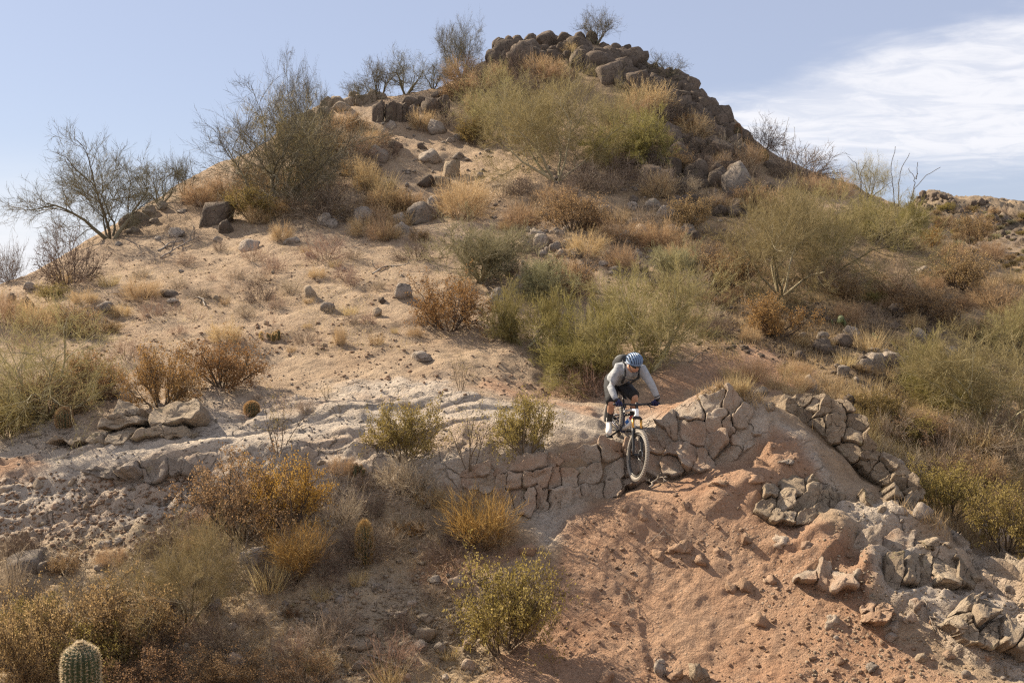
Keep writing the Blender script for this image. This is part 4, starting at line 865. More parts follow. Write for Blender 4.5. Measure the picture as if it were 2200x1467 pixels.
jy = MB(); tw = tuple((J['shL'] - J['shR']).normalized())
jy.tube([J['pel'].lerp(J['spi'], .15), J['pel'].lerp(J['spi'], .55), J['spi'], J['spi'].lerp(J['che'], .5), J['che'], L_('che', 'nek', .5), L_('che', 'nek', .9)], [.150, .152, .150, .155, .160, .125, .066], 24, flat=.86, ref=np.cross(np.array(tw), np.array((J['che'] - J['pel']).normalized())))
for s_ in 'RL':
    jy.tube([J['che'].lerp(J['sh' + s_], .35), J['che'].lerp(J['sh' + s_], .75), J['sh' + s_], L_('sh' + s_, 'el' + s_, .3), L_('sh' + s_, 'el' + s_, .7), J['el' + s_], L_('el' + s_, 'wr' + s_, .35), L_('el' + s_, 'wr' + s_, .75), J['wr' + s_]], [.110, .102, .088, .074, .062, .056, .053, .045, .039], 18)
jy.build('jersey', M_jersey, rider)
sm2 = MB(); pv = (J['spi'] - J['pel']).normalized(); sx_ = (J['hipL'] - J['hipR']).normalized(); pu = sx_.cross(pv).normalized()
sm2._a((ICO3) @ np.array([tuple(sx_ * .175), tuple(pv * .175), tuple(pu * .145)]) + np.array(tuple(J['pel'] + pv * .02)), t=ICO3F)
for s_ in 'RL':
    h_, k_ = J['hip' + s_], J['kn' + s_]; sm2.tube([h_.lerp(k_, -.1), h_.lerp(k_, .15), h_.lerp(k_, .5), h_.lerp(k_, .8), h_.lerp(k_, .97)], [.10, .118, .104, .090, .086], 18)
sm2.build('shorts', M_shorts, rider)
for s_ in 'RL':
    a, t_ = J['an' + s_], J['to' + s_]; fd = (t_ - a).normalized(); side = axl
    MB().tube([L_('kn' + s_, 'an' + s_, .52), L_('kn' + s_, 'an' + s_, .6), L_('kn' + s_, 'an' + s_, .8), a, a + fd * .03], [.054, .054, .047, .043, .043], 12).build('sock', M_sock, rider)
    sole = t_ - Vector((0, 0, .01)); heel = a - fd * .02 + Vector((0, .05, -.06))
    sh = MB().tube([heel + Vector((0, .02, .0)), heel.lerp(t_, .2) + Vector((0, 0, .012)), heel.lerp(t_, .5) + Vector((0, 0, .01)), heel.lerp(t_, .8), t_, t_ + fd * .03], [.032, .043, .044, .050, .046, .026], 14).tube([a + Vector((0, .01, .03)), a + Vector((0, .01, -.03)), heel.lerp(t_, .3)], [.045, .047, .046], 12).build('shoe', M_shoe, rider)
    for k_ in (.38, .55): MB().tube([heel.lerp(t_, k_) + axl * .046 * q + Vector((0, -.02, .026 - .016 * abs(q))) for q in (-1, -.5, 0, .5, 1)], .009, 6).build('shoe_strap', M_sock, sh)
    # gloved hand closed round the grip: palm, four fingers over the bar, thumb under it
    w, sg = J['wr' + s_], (-1 if s_ == 'R' else 1); gc = BAR + bv * .285 * sg + upb * .012; bdir = bv * sg; top = (w - gc); top = (top - bdir * top.dot(bdir)).normalized(); fwd = Vector(bdir).cross(top).normalized(); fwd = fwd if fwd.dot(hd) > 0 else -fwd
    MB().tube([w.lerp(gc, -.12), w, w.lerp(gc, .3)], [.036, .036, .034], 12).build('cuff_band', M_black, rider)
    hand = MB().tube([w.lerp(gc, .05), w.lerp(gc, .5) + top * .015, gc + top * .030 + fwd * .012], [.030, .040, .040], 12, flat=.8, ref=tuple(fwd))
    for i in range(4):
        c = gc + bdir * (-.036 + .024 * i); rr_ = .030 + (.004 if i in (1, 2) else 0)
        hand.tube([c + top * .034 + fwd * .004, c + (top * .75 + fwd * .75) * rr_, c + fwd * (rr_ + .004) - top * .004, c + (fwd * .6 - top * .85) * rr_, c - top * (rr_ - .004) - fwd * .008], [.0115, .0118, .011, .010, .008], 7)
    ti = gc - bdir * .052; hand.tube([w.lerp(gc, .55) - bdir * .025, ti + top * .022 - fwd * .012, ti - top * .012 + fwd * .012, ti - top * .026 + fwd * .016], [.014, .0125, .011, .008], 7)
    hand.build('glove', M_glove, rider)
MB().torus(J['wrL'].lerp(J['elL'], .12), (J['wrL'] - J['elL']), .036, .010, 20, 8).build('watch', M_black, rider)
# head: shaped face
V = ICO3.copy(); x, y, z = V[:, 0].copy(), V[:, 1].copy(), V[:, 2].copy()                   # x right, y face, z up
R3 = np.stack([x * .077 * (1 - .16 * np.clip(-z, 0, 1)), y * .098, z * .118], 1)
R3[:, 1] += np.where((z < -.15), .012 * np.clip(y, 0, 1), 0); R3[:, 2] -= .012 * np.clip(-z, 0, 1) * np.clip(y, 0, 1)
ns = np.exp(-(x / .16) ** 2 - ((z + .12) / .26) ** 2) * np.clip(y, 0, 1); R3[:, 1] += ns * .026
ey = (np.exp(-((np.abs(x) - .40) / .17) ** 2 - ((z - .12) / .13) ** 2)) * np.clip(y, 0, 1); R3[:, 1] -= ey * .012
mo = np.exp(-(x / .30) ** 2 - ((z + .52) / .07) ** 2) * np.clip(y, 0, 1); R3[:, 1] -= mo * .006
HM = np.array([tuple(hr), tuple(hf), tuple(hu)]); tow = lambda A: np.asarray(A) @ HM + np.array(tuple(HC))
m_ = MB(); m_._a(tow(R3), t=ICO3F)
for s_ in (-1, 1): m_._a(tow(ICO2 * np.array([.012, .022, .034]) + np.array([.078 * s_, -.008, -.012])), t=ICO2F)
head = m_.build('head', M_skin, rider)
MB()._a(tow(ICO2 * np.array([.026, .007, .006]) + np.array([0, .101, -.066])), t=ICO2F).build('mouth', M_lip, head)
MB()._a(tow(np.stack([x * .080, y * .098 - .006, z * .116 + .004], 1)[:]), t=ICO3F[(z[ICO3F].mean(1) > -.45) & (y[ICO3F].mean(1) < -.05)]).build('hair', M_hair, head)
g_ = MB(); aa = np.linspace(-1.25, 1.25, 22)
for zz0, zz1 in ((-.022, .030),):
    top_ = np.stack([np.sin(aa) * .086, np.cos(aa) * .113 - .004, zz1 - .006 * np.abs(aa)], 1); bot_ = np.stack([np.sin(aa) * .084, np.cos(aa) * .116 - .004, zz0 + .022 * np.abs(aa) + .012 * np.exp(-(aa / .12) ** 2)], 1)
    n_ = len(aa); i_ = np.arange(n_ - 1); inn = np.array([.94, .94, 1])
    g_._a(tow(np.vstack([top_, bot_, top_ * inn, bot_ * inn])), np.vstack([np.stack([i_, i_ + 1, i_ + 1 + n_, i_ + n_], 1), np.stack([i_ + 2 * n_, i_ + 3 * n_, i_ + 1 + 3 * n_, i_ + 1 + 2 * n_], 1), np.stack([i_, i_ + 2 * n_, i_ + 1 + 2 * n_, i_ + 1], 1), np.stack([i_ + n_, i_ + 1 + n_, i_ + 1 + 3 * n_, i_ + 3 * n_], 1)]))
g_.build('sunglasses', M_lens, rider)
# helmet: dark liner and blue ribs with vents between them
hz = lambda a, b, c: tow(np.stack([a, b, c], -1))
lin = ICO3 * np.array([.100, .128, .096]) + np.array([0, -.012, .040]); keepf = (lin[ICO3F][:, :, 2].mean(1) > .034 + .22 * np.clip(-.02 - lin[ICO3F][:, :, 1].mean(1), 0, .2) * -1)
helmet = MB()._a(tow(lin), t=ICO3F[keepf]).build('helmet', M_groove, rider)
rb = MB()
for k_ in np.linspace(-1, 1, 7):
    th = np.linspace(-.12, math.pi + .25, 18); w_ = math.sqrt(max(0, 1 - (k_ * .9) ** 2)); cx = k_ * .097; P_ = np.stack([np.full(18, cx) * (.85 + .15 * np.sin(np.clip(th, 0, math.pi))), np.cos(th) * .138 * (.45 + .55 * w_) - .012, np.sin(th) * .112 * (.30 + .70 * w_) + .042], 1)
    rb.tube(tow(P_), np.interp(th, [-.12, .4, 2.7, math.pi + .25], [.009, .0135, .0135, .009]), 8, flat=1.0)
th = np.linspace(0, 2 * math.pi, 40); rb.tube(hz(np.cos(th) * .106, np.sin(th) * .136 - .012, .040 - .012 * np.clip(-np.sin(th), 0, 1) + .004 * np.sin(th)), .015, 8, False)
th = np.linspace(.35, math.pi - .35, 20); rb.tube(hz(np.cos(th) * .085, np.sin(th) * 0 + .055, np.sin(th) * .098 + .045), .013, 8); rb.tube(hz(np.cos(th) * .085, np.sin(th) * 0 - .07, np.sin(th) * .098 + .045), .013, 8)
rb.build('helmet_ribs', M_helm, helmet)
MB().tube(hz(np.array([-.085, -.075, -.03, 0, .03, .075, .085]), np.array([-.01, .02, .055, .065, .055, .02, -.01]), np.array([.03, -.05, -.115, -.128, -.115, -.05, .03])), .005, 6).build('chin_strap', M_groove, helmet)
# backpack on his back, a thing of its own
bk = (J['che'] - J['pel']).normalized(); bup = (Vector((0, 0, 1)) - bk * bk.z).normalized(); bsd = bk.cross(bup).normalized(); bc = J['pel'].lerp(J['che'], .72) + bup * .175
pack = thing('backpack', 'black and grey hydration backpack on the rider\'s back', 'backpack', bc)
sh_ = np.sign(ICO3) * np.abs(ICO3) ** .6; MB()._a(sh_ @ np.array([tuple(bk * .20), tuple(bsd * .125), tuple(bup * .085)]) + np.array(tuple(bc)), t=ICO3F).build('pack_body', M_pack, pack)
MB()._a((np.sign(ICO2) * np.abs(ICO2) ** .6) @ np.array([tuple(bk * .12), tuple(bsd * .09), tuple(bup * .04)]) + np.array(tuple(bc + bup * .07 - bk * .03)), t=ICO2F).build('pack_pocket', M_packg, pack)
for s_ in 'RL':
    S = J['sh' + s_]; q = 1 if s_ == 'R' else -1; inn_ = J['che'].lerp(S, .62); fwd_ = Vector((.05, -.9, -.35)).normalized()
    MB().tube([bc + bk * .16 - bup * .02 + (inn_ - J['che']) * .7, inn_ + bup * .075 + bk * .06, inn_ + bk * .12 + bup * .02, inn_ + fwd_ * .155 - bup * .04, J['spi'].lerp(S, .35) + fwd_ * .13 - bup * .10, J['spi'].lerp(S, .2) - bup * .15], [.022, .024, .024, .022, .018, .014], 8, flat=.45).build('shoulder_strap', M_pack, pack)
MB().tube([J['che'].lerp(J['shR'], .6) + fwd_ * .165 - bup * .06, J['che'] + fwd_ * .185 - bup * .07, J['che'].lerp(J['shL'], .6) + fwd_ * .165 - bup * .06], .009, 6).build('chest_strap', M_pack, pack)

# ------------------------------------------------------------------ plants
class Grower:
    def __init__(s, seed): s.r = np.random.default_rng(seed)
    def grow(s, base, d, L, m, bend, up):
        P = [base]; d = nrm_(d)
        for i in range(m):
            d = nrm_(d + s.r.normal(0, 1, d.shape) * bend + np.array([0, 0, up]))
            P.append(P[-1] + d * (L / m)[:, None])
        return np.stack(P, 1)
    def stems(s, n, spread, L, m, bend, up, r0=.05, lo=0.0):
        az = s.r.uniform(0, 2 * np.pi, n) if n > 8 else (np.arange(n) + s.r.uniform(-.3, .3, n)) * 2 * np.pi / n
        th = np.radians(lo + (spread - lo) * np.sqrt(s.r.uniform(.02, 1, n)))
        d = np.stack([np.cos(az) * np.sin(th), np.sin(az) * np.sin(th), np.cos(th)], 1)
        return s.grow(np.stack([np.cos(az) * r0, np.sin(az) * r0, -0.05 + 0 * az], 1), d, L * s.r.uniform(.7, 1.1, n), m, bend, up)
    def kids(s, P, n, t0, t1, ang, ratio, m, bend, up, taper=.5):
        N, m1 = P.shape[:2]; t = (t0 + (t1 - t0) * (np.arange(n)[None] + s.r.uniform(0, 1, (N, n))) / n) * (m1 - 1)
        i = np.minimum(t.astype(int), m1 - 2); f = (t - i)[..., None]; a = np.arange(N)[:, None]
        pos = P[a, i] * (1 - f) + P[a, i + 1] * f; tan = nrm_(P[a, i + 1] - P[a, i])
        pp = nrm_(np.cross(tan, s.r.normal(0, 1, tan.shape))); A = np.radians(ang + s.r.normal(0, ang * .3, (N, n)))[..., None]
        d = tan * np.cos(A) + pp * np.sin(A)
        L = np.linalg.norm(np.diff(P, axis=1), axis=2).sum(1)[:, None] * ratio * (1 - taper * t / (m1 - 1)) * s.r.uniform(.6, 1.25, (N, n))
        return s.grow(pos.reshape(-1, 3), d.reshape(-1, 3), L.ravel(), m, bend, up)
class Geo:
    def __init__(s, seed): s.V, s.F, s.T, s.n, s.r = [], {3: [], 4: []}, [], 0, np.random.default_rng(seed)
    def add(s, V, faces, tint):
        s.V.append(V); s.T.append(tint)
        for f in faces: s.F[f.shape[1]].append(f + s.n)
        s.n += len(V)
    def tubes(s, P, r0, r1, sides=4):
        N, m1 = P.shape[:2]; tan = nrm_(np.gradient(P, axis=1)); ref = nrm_(s.r.normal(0, 1, (N, 1, 3)))
        u = nrm_(np.cross(tan, ref)); v = np.cross(tan, u)
        R = np.linspace(r0, r1, m1)[None, :, None, None] * s.r.uniform(.7, 1.2, (N, 1, 1, 1))
        a = np.arange(sides) * 2 * np.pi / sides
        V = P[:, :, None] + R * (u[:, :, None] * np.cos(a)[None, None, :, None] + v[:, :, None] * np.sin(a)[None, None, :, None])
        I = np.arange(N * m1 * sides).reshape(N, m1, sides); J = np.roll(I, -1, 2)
        s.add(V.reshape(-1, 3), [np.stack([I[:, :-1], J[:, :-1], J[:, 1:], I[:, 1:]], -1).reshape(-1, 4)], np.repeat(s.r.uniform(0, 1, N), m1 * sides))
    def ribbons(s, P, w, tlo=0, thi=1):
        N, m1 = P.shape[:2]; tan = nrm_(np.gradient(P, axis=1)); side = nrm_(np.cross(tan, s.r.normal(0, 1, (N, 1, 3))))
        Wd = (w * (1 - .85 * np.linspace(0, 1, m1)))[None, :, None] * s.r.uniform(.6, 1.3, (N, 1, 1)) / 2
        V = np.stack([P - side * Wd, P + side * Wd], 2); I = np.arange(N * m1 * 2).reshape(N, m1, 2)
        s.add(V.reshape(-1, 3), [np.stack([I[:, :-1, 0], I[:, :-1, 1], I[:, 1:, 1], I[:, 1:, 0]], -1).reshape(-1, 4)], np.repeat(s.r.uniform(tlo, thi, N), m1 * 2))
    def slivers(s, P, w, tlo=0, thi=1):
        a, b = P[:, 0], P[:, -1]; side = nrm_(np.cross(b - a, s.r.normal(0, 1, a.shape))) * (w * s.r.uniform(.6, 1.3, (len(a), 1))) / 2
        V = np.stack([a - side, a + side, b], 1).reshape(-1, 3); s.add(V, [np.arange(len(V)).reshape(-1, 3)], np.repeat(s.r.uniform(tlo, thi, len(a)), 3))
    def leaves(s, P, n, size, t0=.3, tlo=0, thi=1, clump=0.0):
        N, m1 = P.shape[:2]; t = s.r.uniform(t0, 1, (N, n)) * (m1 - 1); i = np.minimum(t.astype(int), m1 - 2); f = (t - i)[..., None]; a = np.arange(N)[:, None]
        c = (P[a, i] * (1 - f) + P[a, i + 1] * f).reshape(-1, 3) + s.r.normal(0, size * .7, (N * n, 3))
        d = nrm_(s.r.normal(0, 1, c.shape) + np.array([0, 0, .5])); e = nrm_(np.cross(d, s.r.normal(0, 1, c.shape)))
        L = size * s.r.uniform(.6, 1.3, (len(c), 1))
        V = np.stack([c - d * L * .5, c + e * L * .28, c + d * L * .5, c - e * L * .28], 1).reshape(-1, 3)
        tn = np.clip(np.repeat(s.r.uniform(tlo, thi, N), n) * (clump) + s.r.uniform(tlo, thi, N * n) * (1 - clump), 0, 1)
        s.add(V, [np.arange(len(V)).reshape(-1, 4)], np.repeat(tn, 4))
    def mesh(s, name, mat):
        return new_mesh(name, np.concatenate(s.V), [np.concatenate(f) for f in s.F.values() if f], mat, np.concatenate(s.T))

M_pv_twig = twig_material('palo_verde_twigs', (0.18, 0.145, 0.058), (0.27, 0.22, 0.10), (0.38, 0.31, 0.165), .32)
M_pv_green = twig_material('green_bush_twigs', (0.17, 0.15, 0.045), (0.28, 0.245, 0.08), (0.40, 0.345, 0.15), .35)
M_pv_pale = twig_material('pale_green_twigs', (0.18, 0.155, 0.08), (0.27, 0.24, 0.13), (0.38, 0.34, 0.21), .32)
M_pv_bark = twig_material('palo_verde_bark', (0.15, 0.125, 0.07), (0.23, 0.195, 0.115), (0.35, 0.30, 0.195))
M_bare_twig = twig_material('bare_twigs', (0.10, 0.085, 0.055), (0.165, 0.145, 0.09), (0.26, 0.225, 0.145))
M_dead = twig_material('dead_brush', (0.09, 0.063, 0.047), (0.165, 0.12, 0.088), (0.29, 0.22, 0.165), .15)
M_greybrush = twig_material('grey_brush', (0.20, 0.15, 0.105), (0.33, 0.255, 0.185), (0.50, 0.40, 0.295), .25)
M_straw = twig_material('straw_twigs', (0.33, 0.215, 0.11), (0.46, 0.315, 0.175), (0.59, 0.45, 0.275), .35)
M_mauve = twig_material('pinkish_dry_twigs', (0.25, 0.16, 0.11), (0.36, 0.24, 0.17), (0.47, 0.34, 0.25), .2)
M_stem = twig_material('brown_stems', (0.06, 0.043, 0.032), (0.11, 0.08, 0.055), (0.18, 0.135, 0.095))
M_olive = twig_material('olive_leaves', (0.14, 0.105, 0.03), (0.26, 0.195, 0.06), (0.44, 0.34, 0.14), .45)
M_rust = twig_material('rust_leaves', (0.20, 0.11, 0.038), (0.33, 0.195, 0.07), (0.45, 0.295, 0.12), .4)
M_brown = twig_material('brown_leaves', (0.19, 0.12, 0.055), (0.31, 0.20, 0.10), (0.45, 0.31, 0.17), .45)
M_orange = twig_material('orange_leaves', (0.27, 0.13, 0.025), (0.40, 0.215, 0.05), (0.52, 0.32, 0.10), .3)
M_broom = twig_material('broom_twigs', (0.22, 0.115, 0.035), (0.34, 0.19, 0.06), (0.47, 0.30, 0.12), .3)
M_grass = twig_material('dry_grass', (0.28, 0.19, 0.09), (0.44, 0.32, 0.165), (0.60, 0.47, 0.27), .3)

PROTO = {}
def proto(kind, parts, extra=0):
    lo = np.min([np.min([v.co[:] for v in m.vertices], 0) for _, m in parts], 0) if False else None
    V = []
    for _, m in parts:
        a = np.empty(len(m.vertices) * 3, np.float32); m.vertices.foreach_get('co', a); V.append(a.reshape(-1, 3))
    V = np.concatenate(V); lo, hi = np.percentile(V, 1.5, axis=0), np.percentile(V, 98.5, axis=0)
    PROTO.setdefault(kind, []).append((parts, (hi[0] - lo[0] + hi[1] - lo[1]) / 2, hi[2], ((lo + hi) / 2)[:2]))
def make_palo(kind, seed, stems, spread, twigmat, barkmat, L=2.0, n1=6, n2=7, n3=8, n4=8, up=.06, lo=12, w4=.0065, t1=.15):
    g = Grower(seed); a, b = Geo(seed), Geo(seed + 1)
    P0 = g.stems(stems, spread, L, 7, .14, up * .5, .06, lo); P1 = g.kids(P0, n1, t1, 1, 48, .80, 6, .17, up * .6, .3)
    P2 = g.kids(P1, n2, .10, 1, 48, .70, 5, .17, up, .25); P3_ = g.kids(P2, n3, .05, 1, 42, .72, 3, .18, up * 1.4, .25); P4 = g.kids(P3_, n4, .05, 1, 34, .66, 1, .1, .14, .25)
    a.tubes(P0, .042, .011, 6); a.tubes(P1, .013, .0045, 4); a.tubes(P2, .006, .002, 3); b.ribbons(P3_, .0055, 0, .7); b.slivers(P4, w4)
    proto(kind, [('trunk', a.mesh('trunk', barkmat)), ('crown', b.mesh('crown', twigmat))])
for i in range(4): make_palo('palo', 300 + 7 * i, 6 + i % 2, 62, M_pv_twig, M_pv_bark, n4=12, up=.07, w4=.0075, t1=.3)
for i in range(2): make_palo('palo_thin', 320 + 7 * i, 6, 60, M_pv_twig, M_pv_bark, n4=6, up=.06, w4=.0065)
for i in range(3): make_palo('palo_green', 340 + 7 * i, 9, 72, M_pv_green, M_pv_bark, L=1.1, n1=6, n2=6, n3=8, n4=11, up=.08, lo=8, w4=.0075)
for i in range(2): make_palo('palo_pale', 370 + 7 * i, 9, 66, M_pv_pale, M_pv_bark, L=1.0, n1=6, n2=6, n3=8, n4=11, up=.08, lo=6, w4=.007)
for i in range(4): make_palo('bare', 400 + 7 * i, 5 + i % 2, 56, M_bare_twig, M_bare_twig, n1=7, n2=7, n3=8, n4=9, up=.05, w4=.0055)
for i in range(3): make_palo('bare_small', 430 + 7 * i, 6, 45, M_bare_twig, M_bare_twig, L=1.2, n1=6, n2=6, n3=6, n4=5, up=.05, w4=.0055)

def make_dome(kind, seed, mat, n=70, spread=78, L=.5, n1=6, n2=6, bend=.12, up=.05, w=.004, stemmat=None):
    g = Grower(seed); a, b = Geo(seed), Geo(seed + 1)
    P0 = g.stems(n, spread, L, 4, bend, up, .05); P1 = g.kids(P0, n1, .3, 1, 30, .55, 2, bend, up, .3); P2 = g.kids(P1, n2, .15, 1, 32, .6, 1, bend, up, .3)
    a.ribbons(P0, .009, 0, .6); b.ribbons(P1, .006); b.slivers(P2, w)
    proto(kind, [('stems', a.mesh('stems', stemmat or mat)), ('twigs', b.mesh('twigs', mat))])
for i in range(3):
    make_dome('straw', 500 + 5 * i, M_straw, n=110, n1=7, n2=6, stemmat=M_greybrush)
    make_dome('mauve', 520 + 5 * i, M_mauve, n=45, n1=6, n2=5, L=.45, bend=.2, stemmat=M_dead)
    make_dome('dead', 540 + 5 * i, M_dead, n=60, n1=7, n2=6, bend=.24, up=0, w=.005)
    make_dome('greybrush', 560 + 5 * i, M_greybrush, n=60, n1=6, n2=6, bend=.2, up=.02, w=.0045, stemmat=M_dead)
    make_dome('sprig', 580 + 5 * i, M_mauve, n=10, spread=55, n1=6, n2=6, L=.45, bend=.13, w=.004, stemmat=M_dead)
for i in range(2): make_dome('broom', 600 + 5 * i, M_broom, n=90, spread=42, L=.75, n1=6, n2=5, bend=.07, up=.06, w=.005, stemmat=M_brown)
for i in range(2): make_dome('golden', 610 + 5 * i, M_straw, n=90, spread=60, L=.7, n1=6, n2=6, bend=.10, up=.03, w=.0045, stemmat=M_brown)

def make_leafy(kind, seed, mat, stems=18, spread=60, L=.7, n1=7, n2=7, nl=11, size=.03, lo=5, bend=.13, up=.06, t0=.25, clump=.6, n3=0):
    g = Grower(seed); a, b = Geo(seed), Geo(seed + 1)
    P0 = g.stems(stems, spread, L, 6, bend, up, .07, lo); P1 = g.kids(P0, n1, .2, 1, 40, .66, 4, bend, up, .3); P2 = g.kids(P1, n2, .15, 1, 42, .66, 2, bend, up, .25)
    a.tubes(P0, .014, .005, 4); a.ribbons(P1, .010); a.ribbons(P2, .006)
    b.leaves(P2, nl, size, t0, 0, 1, clump); b.leaves(P1, max(2, nl // 2), size, .5, 0, 1, clump)
    if n3: P3_ = g.kids(P2, n3, .1, 1, 40, .7, 1, bend, up); a.slivers(P3_, .004)
    proto(kind, [('stems', a.mesh('stems', M_stem)), ('foliage', b.mesh('foliage', mat))])
for i in range(3):
    make_leafy('olive', 700 + 5 * i, M_olive, n3=3); make_leafy('rust', 720 + 5 * i, M_rust, spread=66, n3=3, nl=10); make_leafy('brown', 740 + 5 * i, M_brown, spread=68, nl=9, n3=4)
    make_leafy('orange', 760 + 5 * i, M_orange, spread=60, nl=9, n3=3)
for i in range(3): make_leafy('sparse', 780 + 5 * i, M_olive, stems=7, spread=48, L=1.0, n1=5, n2=4, nl=5, size=.024, lo=10, bend=.10, up=.03, t0=.5)
def make_tuft(kind, seed, mat, n=160, L=.34, spread=40, w=.006):
    g = Grower(seed); b = Geo(seed + 1); r = g.r; az = r.uniform(0, 6.283, n); rd = .16 * np.sqrt(r.uniform(0, 1, n))
    base = np.stack([np.cos(az) * rd, np.sin(az) * rd, -.02 + 0 * az], 1); th = np.radians(spread) * np.sqrt(r.uniform(0, 1, n)); a2 = az + r.normal(0, .8, n)
    d = np.stack([np.cos(a2) * np.sin(th), np.sin(a2) * np.sin(th), np.cos(th)], 1)
    b.ribbons(g.grow(base, d, L * r.uniform(.5, 1.1, n), 3, .10, -.02), w); proto(kind, [('blades', b.mesh('blades', mat))])
for i in range(3): make_tuft('tuft', 800 + i * 3, M_grass, 220)

USED = {}
def ground_spot(px, py, Y=None):
    if Y is not None:
        x = float(ray(px, py)[0]) * Y; return np.array([x, Y, float(height(x, Y))])
    return hit(px, py)[0]
_pr = random.Random(77)
CATS = {'palo': ('palo_verde_tree', 'tree'), 'palo_thin': ('palo_verde_tree', 'tree'), 'palo_green': ('palo_verde_bush', 'bush'), 'palo_pale': ('palo_verde_bush', 'bush'), 'bare': ('bare_tree', 'tree'), 'bare_small': ('bare_tree', 'tree'),
        'straw': ('straw_shrub', 'shrub'), 'mauve': ('dry_shrub', 'shrub'), 'dead': ('dead_shrub', 'shrub'), 'greybrush': ('grey_shrub', 'shrub'), 'sprig': ('dry_sprig', 'shrub'), 'broom': ('broom_shrub', 'shrub'), 'golden': ('golden_shrub', 'shrub'),
        'olive': ('olive_shrub', 'shrub'), 'rust': ('rust_shrub', 'shrub'), 'brown': ('brown_shrub', 'shrub'), 'orange': ('orange_shrub', 'shrub'), 'sparse': ('creosote_shrub', 'shrub'), 'tuft': ('grass_tuft', 'grass tuft')}
PLANTED = []
def plant(kind, px, py, w, h, label, group=None, Y=None, rz=None, lean=0):
    p = ground_spot(px, py, Y); k = p[1] / F
    parts, pw, ph, off = PROTO[kind][USED.get(kind, 0) % len(PROTO[kind])]; USED[kind] = USED.get(kind, 0) + 1
    name, cat = CATS[kind]
    o = thing(name, label, cat, Vector(p) - Vector((0, 0, .01)), group)
    o.scale = (w * k / pw, w * k / pw, h * k / ph); o.rotation_euler = (0, math.radians(lean), _pr.uniform(0, 6.283) if rz is None else rz)
    for pn, me in parts: obj(pn, me, o)
    PLANTED.append((px, py, label)); return o

